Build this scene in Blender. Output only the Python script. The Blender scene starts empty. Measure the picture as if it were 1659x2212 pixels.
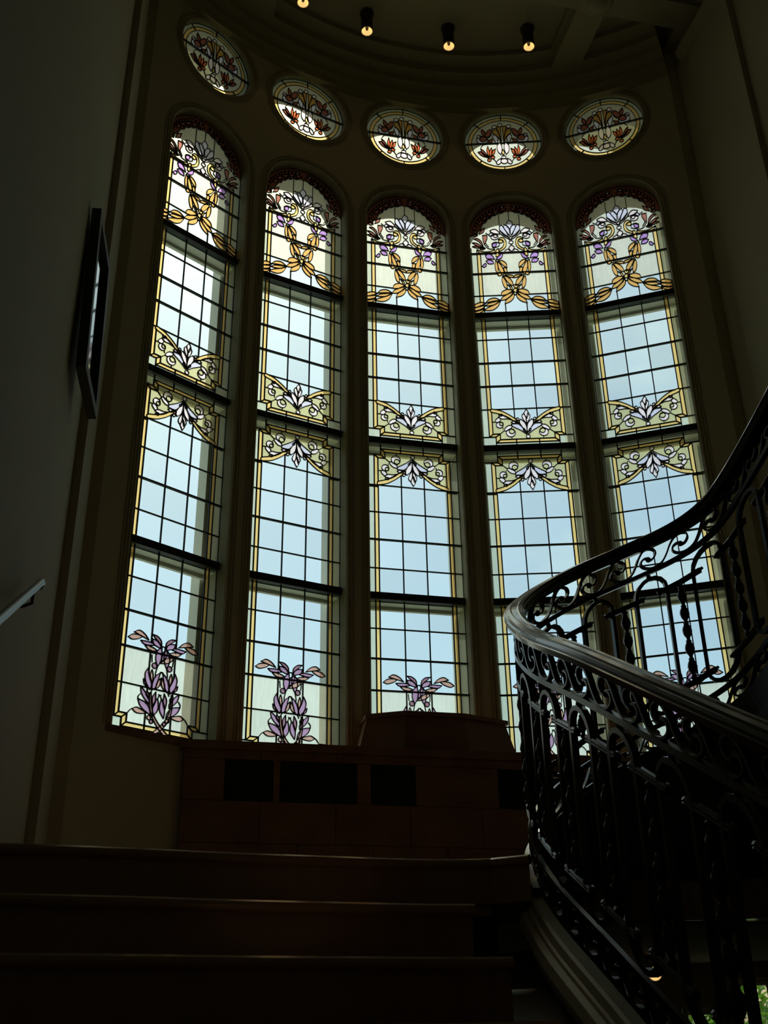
import bpy, math, random
import numpy as np
from mathutils import Vector, Matrix
from mathutils.geometry import delaunay_2d_cdt

random.seed(7)
sc = bpy.context.scene
COL = sc.collection
PI = math.pi
EYE = 1.70                      # eye height above the lower hall floor; all heights below are measured from the eye and lifted by EYE

# ------------------------------------------------------------------ camera
F_PX, PITCH, ROLL, YAW = 2288.0, 0.46242, -0.01645, 0.23062
CAM_X, CAM_Y = -2.0493, -3.8771
cam_d = bpy.data.cameras.new('camera')
cam_d.sensor_fit = 'HORIZONTAL'
cam_d.sensor_width = 36.0
cam_d.lens = 36.0 * F_PX / 1659.0
cam_d.clip_start = 0.05
cam_d.clip_end = 400
cam = bpy.data.objects.new('camera', cam_d)
COL.objects.link(cam)
fw = Vector((math.sin(YAW), math.cos(YAW), 0))
rt = Vector((math.cos(YAW), -math.sin(YAW), 0))
look = fw * math.cos(PITCH) + Vector((0, 0, 1)) * math.sin(PITCH)
up = -fw * math.sin(PITCH) + Vector((0, 0, 1)) * math.cos(PITCH)
rt2 = rt * math.cos(ROLL) + up * math.sin(ROLL)
up2 = -rt * math.sin(ROLL) + up * math.cos(ROLL)
m3 = Matrix((rt2, up2, -look)).transposed()
cam.matrix_world = Matrix.Translation((CAM_X, CAM_Y, EYE)) @ m3.to_4x4()
sc.camera = cam

# ------------------------------------------------------------------ sky, sun, exposure
SKY_STRENGTH = 0.162
SUN_AZ, SUN_EL = math.radians(-9), math.radians(60)     # azimuth from the apse axis (+Y), negative to the left
w = bpy.data.worlds.new('sky')
sc.world = w
w.use_nodes = True
nt = w.node_tree
nt.nodes.clear()
wo = nt.nodes.new('ShaderNodeOutputWorld')
bg = nt.nodes.new('ShaderNodeBackground')
sky = nt.nodes.new('ShaderNodeTexSky')
sky.sky_type = 'NISHITA'
sky.sun_disc = False
sky.sun_elevation = SUN_EL
sky.sun_rotation = SUN_AZ
sky.altitude = 100
sky.air_density = 1.0
sky.dust_density = 2.6
sky.ozone_density = 1.0
# thin clouds drifting over the whole sky
tc = nt.nodes.new('ShaderNodeTexCoord')
mp = nt.nodes.new('ShaderNodeMapping')
mp.inputs['Scale'].default_value = (2.2, 2.2, 5.0)
mp.inputs['Location'].default_value = (0.35, 0.1, 0.2)
noi = nt.nodes.new('ShaderNodeTexNoise')
noi.inputs['Scale'].default_value = 1.6
noi.inputs['Detail'].default_value = 6
noi.inputs['Roughness'].default_value = 0.55
rmp = nt.nodes.new('ShaderNodeValToRGB')
rmp.color_ramp.elements[0].position = 0.54
rmp.color_ramp.elements[1].position = 0.95
mix = nt.nodes.new('ShaderNodeMixRGB')
mix.inputs[2].default_value = (6.2, 6.4, 6.4, 1)
nt.links.new(tc.outputs['Generated'], mp.inputs['Vector'])
nt.links.new(mp.outputs['Vector'], noi.inputs['Vector'])
nt.links.new(noi.outputs['Fac'], rmp.inputs['Fac'])
nt.links.new(rmp.outputs['Color'], mix.inputs['Fac'])
nt.links.new(sky.outputs['Color'], mix.inputs[1])
hz = nt.nodes.new('ShaderNodeMixRGB')          # colour balance: one warm tint multiplied over the whole sky
hz.blend_type = 'MULTIPLY'
hz.inputs['Fac'].default_value = 1.0
hz.inputs[2].default_value = (1.18, 1.06, 0.87, 1)
nt.links.new(mix.outputs['Color'], hz.inputs[1])
nt.links.new(hz.outputs['Color'], bg.inputs['Color'])
bg.inputs['Strength'].default_value = SKY_STRENGTH
nt.links.new(bg.outputs['Background'], wo.inputs['Surface'])

sun_d = bpy.data.lights.new('sun', 'SUN')
sun_d.energy = 2.4
sun_d.angle = math.radians(0.53)
sun_d.color = (1.0, 0.95, 0.86)
sun = bpy.data.objects.new('sun', sun_d)
COL.objects.link(sun)
sdir = Vector((math.sin(SUN_AZ) * math.cos(SUN_EL), math.cos(SUN_AZ) * math.cos(SUN_EL), math.sin(SUN_EL)))
sun.rotation_euler = (-sdir).to_track_quat('-Z', 'Y').to_euler()
sun.location = (-8, 12, 30)

sc.view_settings.view_transform = 'Standard'
sc.view_settings.look = 'None'
sc.view_settings.exposure = 0.0
sc.view_settings.gamma = 1.0
sc.view_settings.use_curve_mapping = False
sc.cycles.max_bounces = 8
sc.cycles.transparent_max_bounces = 24
sc.cycles.caustics_reflective = False
sc.cycles.caustics_refractive = False
sc.cycles.use_denoising = True

# ------------------------------------------------------------------ materials
MATS = {}
def mat(name, col, rough=0.6, metal=0.0, noise=None, bump=0.0, emit=None, spec=0.5, coat=0.0):
    if name in MATS: return MATS[name]
    m = bpy.data.materials.new(name)
    m.use_nodes = True
    n = m.node_tree
    b = n.nodes['Principled BSDF']
    b.inputs['Base Color'].default_value = (*col, 1)
    b.inputs['Roughness'].default_value = rough
    b.inputs['Metallic'].default_value = metal
    b.inputs['Specular IOR Level'].default_value = spec
    b.inputs['Coat Weight'].default_value = coat
    b.inputs['Coat Roughness'].default_value = 0.08
    if noise:
        scale, amt, col2 = noise
        t = n.nodes.new('ShaderNodeTexCoord')
        x = n.nodes.new('ShaderNodeTexNoise')
        x.inputs['Scale'].default_value = scale
        x.inputs['Detail'].default_value = 5
        x.inputs['Distortion'].default_value = 0.6
        r = n.nodes.new('ShaderNodeValToRGB')
        r.color_ramp.elements[0].position = 0.5 - amt
        r.color_ramp.elements[1].position = 0.5 + amt
        r.color_ramp.elements[0].color = (*col, 1)
        r.color_ramp.elements[1].color = (*col2, 1)
        n.links.new(t.outputs['Object'], x.inputs['Vector'])
        n.links.new(x.outputs['Fac'], r.inputs['Fac'])
        n.links.new(r.outputs['Color'], b.inputs['Base Color'])
        if bump:
            bm = n.nodes.new('ShaderNodeBump')
            bm.inputs['Strength'].default_value = bump
            bm.inputs['Distance'].default_value = 0.01
            n.links.new(x.outputs['Fac'], bm.inputs['Height'])
            n.links.new(bm.outputs['Normal'], b.inputs['Normal'])
    if emit:
        b.inputs['Emission Color'].default_value = (*emit[0], 1)
        b.inputs['Emission Strength'].default_value = emit[1]
    MATS[name] = m
    return m

def glass(name, tint, diffuse=0.10, streak=0.0):
    """A sheet of leaded glass: light passes tinted, a part of it is scattered by the opal body. Both faces tint, so each takes the root."""
    m = bpy.data.materials.new(name)
    m.use_nodes = True
    n = m.node_tree
    n.nodes.clear()
    o = n.nodes.new('ShaderNodeOutputMaterial')
    tr = n.nodes.new('ShaderNodeBsdfTransparent')
    tl = n.nodes.new('ShaderNodeBsdfTranslucent')
    mx = n.nodes.new('ShaderNodeMixShader')
    mx.inputs[0].default_value = diffuse
    rt_ = tuple(math.sqrt(c) for c in tint)
    oi = n.nodes.new('ShaderNodeObjectInfo')
    mr = n.nodes.new('ShaderNodeMapRange')
    mr.inputs['To Min'].default_value = 0.93
    mr.inputs['To Max'].default_value = 1.0
    n.links.new(oi.outputs['Random'], mr.inputs['Value'])
    vm = n.nodes.new('ShaderNodeVectorMath')
    vm.operation = 'SCALE'
    vm.inputs[0].default_value = rt_
    if streak:
        t = n.nodes.new('ShaderNodeTexCoord')
        mpn = n.nodes.new('ShaderNodeMapping')
        mpn.inputs['Scale'].default_value = (14, 14, 3)
        x = n.nodes.new('ShaderNodeTexNoise')
        x.inputs['Scale'].default_value = 2.5
        x.inputs['Detail'].default_value = 4
        m2 = n.nodes.new('ShaderNodeMapRange')
        m2.inputs['To Min'].default_value = 1 - streak
        m2.inputs['To Max'].default_value = 1 + streak * 0.3
        ml = n.nodes.new('ShaderNodeMath')
        ml.operation = 'MULTIPLY'
        n.links.new(t.outputs['Object'], mpn.inputs['Vector'])
        n.links.new(mpn.outputs['Vector'], x.inputs['Vector'])
        n.links.new(x.outputs['Fac'], m2.inputs['Value'])
        n.links.new(mr.outputs['Result'], ml.inputs[0])
        n.links.new(m2.outputs['Result'], ml.inputs[1])
        n.links.new(ml.outputs['Value'], vm.inputs['Scale'])
    else:
        n.links.new(mr.outputs['Result'], vm.inputs['Scale'])
    n.links.new(vm.outputs['Vector'], tr.inputs['Color'])
    n.links.new(vm.outputs['Vector'], tl.inputs['Color'])
    n.links.new(tr.outputs['BSDF'], mx.inputs[1])
    n.links.new(tl.outputs['BSDF'], mx.inputs[2])
    n.links.new(mx.outputs['Shader'], o.inputs['Surface'])
    return m

GLASS = {
    'c': glass('glass_clear', (0.665, 0.905, 0.93), 0.0),
    's': glass('glass_pale_green', (0.66, 0.84, 0.66), 0.10, 0.10),
    'e': glass('glass_mint', (0.78, 0.92, 0.77), 0.10, 0.10),
    'g': glass('glass_sage', (0.68, 0.76, 0.42), 0.12, 0.06),
    'y': glass('glass_yellow', (0.86, 0.72, 0.27), 0.12),
    'w': glass('glass_white_opal', (0.95, 0.97, 0.97), 0.14),
    'b': glass('glass_pale_blue', (0.72, 0.83, 0.98), 0.14),
    'a': glass('glass_amber', (0.76, 0.52, 0.17), 0.14),
    'p': glass('glass_violet', (0.50, 0.34, 0.78), 0.14),
    'v': glass('glass_lilac', (0.42, 0.3, 0.46), 0.14),
    'm': glass('glass_mauve', (0.32, 0.2, 0.26), 0.14),
    't': glass('glass_rose_tan', (0.56, 0.39, 0.31), 0.14),
    'n': glass('glass_brown', (0.30, 0.11, 0.07), 0.12),
    'k': glass('glass_rose_brown', (0.46, 0.22, 0.16), 0.14),
    'r': glass('glass_rust', (0.66, 0.19, 0.06), 0.14),
    'o': glass('glass_olive_gold', (0.50, 0.33, 0.08), 0.12),
    'd': glass('glass_dark_brown', (0.12, 0.05, 0.03), 0.10),
}
M_LEAD = mat('lead', (0.015, 0.016, 0.015), 0.6)
M_BAR = mat('iron_bar', (0.012, 0.012, 0.012), 0.55)
M_WALL = mat('cream_plaster', (0.66, 0.58, 0.42), 0.85, noise=(1.5, 0.3, (0.61, 0.53, 0.38)), bump=0.05)
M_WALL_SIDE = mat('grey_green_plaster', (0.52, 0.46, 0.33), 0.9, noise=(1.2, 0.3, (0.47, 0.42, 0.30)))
M_MOULD = mat('painted_moulding', (0.50, 0.44, 0.30), 0.6)
M_STONE_OUT = mat('outer_stone', (0.62, 0.58, 0.47), 0.9, noise=(6, 0.3, (0.55, 0.50, 0.40)))
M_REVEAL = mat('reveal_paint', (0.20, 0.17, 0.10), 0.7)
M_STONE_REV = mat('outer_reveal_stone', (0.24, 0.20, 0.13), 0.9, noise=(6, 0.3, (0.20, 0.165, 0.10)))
M_STORM = mat('storm_frame_paint', (0.88, 0.84, 0.72), 0.6)
M_CEIL = mat('ceiling_plaster', (0.40, 0.36, 0.22), 0.9)
M_MARBLE = mat('brown_marble', (0.20, 0.08, 0.042), 0.35, noise=(3.5, 0.25, (0.34, 0.17, 0.10)))
M_GRILLE = mat('black_grille', (0.01, 0.01, 0.008), 0.6)
M_STEP = mat('dark_polished_stone', (0.32, 0.18, 0.11), 0.16, noise=(9, 0.3, (0.40, 0.24, 0.15)))
M_IRON = mat('black_wrought_iron', (0.008, 0.008, 0.007), 0.2)
M_RAIL = mat('polished_handrail', (0.020, 0.019, 0.015), 0.26, coat=0.6)
M_STRING = mat('moulded_string', (0.50, 0.45, 0.31), 0.5)
M_DARK = mat('dark_parts_and_shade', (0.03, 0.022, 0.014), 0.5)
M_BRASS = mat('brass', (0.80, 0.52, 0.18), 0.25, metal=1.0)
M_FLOOR = mat('lower_floor', (0.34, 0.26, 0.18), 0.4)

# ------------------------------------------------------------------ builders
def link(o, parent=None):
    COL.objects.link(o)
    if parent is not None: o.parent = parent
    return o

def obj(name, verts, faces, m, parent=None, smooth=False, mats=None, midx=None):
    me = bpy.data.meshes.new(name)
    me.from_pydata([tuple(v) for v in verts], [], faces)
    for k in (mats or [m]): me.materials.append(k)
    if midx: me.polygons.foreach_set('material_index', midx)
    if smooth: me.polygons.foreach_set('use_smooth', [True] * len(me.polygons))
    me.update()
    return link(bpy.data.objects.new(name, me), parent)

def empty(name, loc=(0, 0, 0), rz=0.0):
    o = bpy.data.objects.new(name, None)
    o.empty_display_size = 0.1
    o.location = loc
    o.rotation_euler = (0, 0, rz)
    return link(o)

def tag(o, label, cat=None, group=None, kind=None):
    o['label'] = label
    if cat: o['category'] = cat
    if group: o['group'] = group
    if kind: o['kind'] = kind
    return o

class MB:
    """collects shapes for one mesh object"""
    def __init__(self): self.v = []; self.f = []
    def add(self, v, f):
        k = len(self.v)
        self.v += [tuple(x) for x in v]
        self.f += [tuple(i + k for i in q) for q in f]
        return self
    def box(self, x0, x1, y0, y1, z0, z1):
        return self.add([(x0, y0, z0), (x1, y0, z0), (x1, y1, z0), (x0, y1, z0), (x0, y0, z1), (x1, y0, z1), (x1, y1, z1), (x0, y1, z1)],
                        [(0, 3, 2, 1), (4, 5, 6, 7), (0, 1, 5, 4), (1, 2, 6, 5), (2, 3, 7, 6), (3, 0, 4, 7)])
    def prism(self, poly, z0, z1):
        n = len(poly)
        zz0 = z0 if isinstance(z0, (list, tuple)) else [z0] * n
        zz1 = z1 if isinstance(z1, (list, tuple)) else [z1] * n
        v = [(p[0], p[1], zz0[i]) for i, p in enumerate(poly)] + [(p[0], p[1], zz1[i]) for i, p in enumerate(poly)]
        f = [tuple(reversed(range(n))), tuple(range(n, 2 * n))] + [(i, (i + 1) % n, n + (i + 1) % n, n + i) for i in range(n)]
        return self.add(v, f)
    def lathe(self, prof, c=(0, 0, 0), n=12, closed=True):
        v = []; f = []
        for r, z in prof:
            for k in range(n):
                a = 2 * PI * k / n
                v.append((c[0] + r * math.cos(a), c[1] + r * math.sin(a), c[2] + z))
        for i in range(len(prof) - 1):
            for k in range(n):
                f.append((i * n + k, i * n + (k + 1) % n, (i + 1) * n + (k + 1) % n, (i + 1) * n + k))
        if closed:
            f.append(tuple(reversed(range(n)))); f.append(tuple(range((len(prof) - 1) * n, len(prof) * n)))
        return self.add(v, f)
    def sweep(self, path, sect, across, caps=True, scale=None):
        """sweep a closed section [(a, b)] along path; a runs along across (a vector or one per point), b along tangent x across"""
        P = [Vector(p) for p in path]
        n = len(P); k = len(sect); v = []; f = []
        for i, p in enumerate(P):
            t = (P[min(i + 1, n - 1)] - P[max(i - 1, 0)])
            t = t.normalized() if t.length > 1e-9 else Vector((1, 0, 0))
            N = Vector(across[i]) if isinstance(across, list) else Vector(across)
            N = (N - t * N.dot(t)).normalized()
            B = t.cross(N)
            s = scale[i] if scale else 1.0
            for a, b in sect: v.append(p + N * (a * s) + B * (b * s))
        for i in range(n - 1):
            for j in range(k):
                f.append((i * k + j, i * k + (j + 1) % k, (i + 1) * k + (j + 1) % k, (i + 1) * k + j))
        if caps:
            f.append(tuple(reversed(range(k)))); f.append(tuple(range((n - 1) * k, n * k)))
        return self.add(v, f)
    def ball(self, c, r, n=8, sz=1.0):
        prof = [(r * math.sin(PI * i / 6) + 1e-5, -r * sz * math.cos(PI * i / 6)) for i in range(7)]
        return self.lathe(prof, c, n, closed=False)
    def build(self, name, m, parent=None, smooth=False): return obj(name, self.v, self.f, m, parent, smooth)

def circ(r, n=8): return [(r * math.cos(2 * PI * k / n), r * math.sin(2 * PI * k / n)) for k in range(n)]
def rect(a, b): return [(-a, -b), (a, -b), (a, b), (-a, b)]

def catmull(pts, n=4):
    P = [np.array(p, float) for p in pts]
    if len(P) == 2: return [tuple(P[0]), tuple(P[1])]
    Q = [2 * P[0] - P[1]] + P + [2 * P[-1] - P[-2]]
    out = []
    for i in range(1, len(Q) - 2):
        a, b, c, d = Q[i - 1:i + 3]
        for k in range(n):
            t = k / n
            out.append(tuple(0.5 * (2 * b + (c - a) * t + (2 * a - 5 * b + 4 * c - d) * t * t + (3 * b - a - 3 * c + d) * t ** 3)))
    out.append(tuple(P[-1]))
    return out

# ------------------------------------------------------------------ the apse: geometry shared by wall and windows
R = 3.769                       # radius of the glass
RW, RO = 3.679, 4.075           # inner and outer face of the wall
DT = math.radians(15.638)
THS = [(-2 + i) * DT for i in range(5)]
TH_END = math.radians(42.0)
V0, VS, HW = 1.807, 6.975, 0.400           # sill, springing, half width
VO, RO_C = 8.125, 0.388                    # round windows
VA, VB, VC = 6.005, 4.5836, 3.1548         # heavy bars
LAND = 0.60
Z_FLOOR, Z_CEIL = -1.70, 8.95

def arch_outline(e=0.0, n=20, bottom=True):
    h = HW + e
    pts = [(h, V0 - (e if bottom else 0)), ]
    pts += [(h, V0 + (VS - V0) * k / 10) for k in range(1, 10)]
    pts += [(h * math.cos(PI * k / n), VS + h * math.sin(PI * k / n)) for k in range(n + 1)]
    pts += [(-h, V0 + (VS - V0) * k / 10) for k in range(9, 0, -1)]
    pts += [(-h, V0 - (e if bottom else 0))]
    return pts
def oculus_outline(e=0.0, n=36):
    return [((RO_C + e) * math.cos(2 * PI * k / n), VO + (RO_C + e) * math.sin(2 * PI * k / n)) for k in range(n)]

def inside(p, poly):
    x, y = p; c = False; j = len(poly) - 1
    for i in range(len(poly)):
        xi, yi = poly[i]; xj, yj = poly[j]
        if (yi > y) != (yj > y) and x < (xj - xi) * (y - yi) / (yj - yi) + xi: c = not c
        j = i
    return c

def cyl_sheet(r, z0, z1, holes, flip):
    """part of the cylinder of radius r, with holes given as (angle, height) outlines"""
    V = []; E = []
    def poly(pts, closed=True):
        k = len(V); V.extend(Vector((a * R, z)) for a, z in pts); n = len(pts)
        E.extend((k + i, k + (i + 1) % n) for i in range(n if closed else n - 1))
    nst = 28
    poly([(-TH_END + 2 * TH_END * k / nst, z0) for k in range(nst + 1)] + [(TH_END - 2 * TH_END * k / nst, z1) for k in range(nst + 1)])
    for k in range(1, nst): poly([(-TH_END + 2 * TH_END * k / nst, z0), (-TH_END + 2 * TH_END * k / nst, z1)], False)
    for h in holes: poly(h)
    vv, ee, ff = delaunay_2d_cdt(V, E, [], 1, 1e-5)[:3]
    hp = [[(a * R, z) for a, z in h] for h in holes]
    bb = [(min(p[0] for p in h), max(p[0] for p in h), min(p[1] for p in h), max(p[1] for p in h)) for h in hp]
    keep = []
    for f in ff:
        cx = sum(vv[i][0] for i in f) / 3; cy = sum(vv[i][1] for i in f) / 3
        if any(b[0] < cx < b[1] and b[2] < cy < b[3] and inside((cx, cy), h) for h, b in zip(hp, bb)): continue
        keep.append(tuple(reversed(f)) if flip else tuple(f))
    return [(r * math.sin(v[0] / R), r * math.cos(v[0] / R), v[1] + EYE) for v in vv], keep

def on_cyl(outline, th, r): return [(th + math.asin(u / r), v) for u, v in outline]

# garden window under the landing
GW = [(math.radians(31.4), math.radians(35.4)), (math.radians(26.2), math.radians(29.9))]
GW_Z = (-1.2, 0.33)
GW_TOP = (0.33, 0.16)
def gw_holes(): return [[(a, GW_Z[0]), (b, GW_Z[0]), (b, t), (a, t)] for (a, b), t in zip(GW, GW_TOP)]

holes_in = [on_cyl(arch_outline(), t, RW) for t in THS] + [on_cyl(oculus_outline(), t, RW) for t in THS] + gw_holes()
v, f = cyl_sheet(RW, Z_FLOOR, Z_CEIL + 0.2, holes_in, False)
apse = obj('wall_apse', v, f, M_WALL)
tag(apse, 'curved cream apse wall pierced by five tall arched windows and five round ones', 'wall', kind='structure')
holes_out = [on_cyl(arch_outline(), t, RO) for t in THS] + [on_cyl(oculus_outline(), t, RO) for t in THS] + gw_holes()
v, f = cyl_sheet(RO, Z_FLOOR, Z_CEIL + 0.2, holes_out, True)
obj('outer_face', v, f, M_STONE_OUT, apse)
for (a, b), tp in zip(GW, GW_TOP):
    mb = MB()
    loop = [(a, GW_Z[0]), (b, GW_Z[0]), (b, tp), (a, tp)]
    vv = [(r * math.sin(q), r * math.cos(q), z + EYE) for r in (RW, RO) for q, z in loop]
    mb.add(vv, [(i, (i + 1) % 4, 4 + (i + 1) % 4, 4 + i) for i in range(4)])
    mb.build('lower_reveal', M_MOULD, apse)

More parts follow.
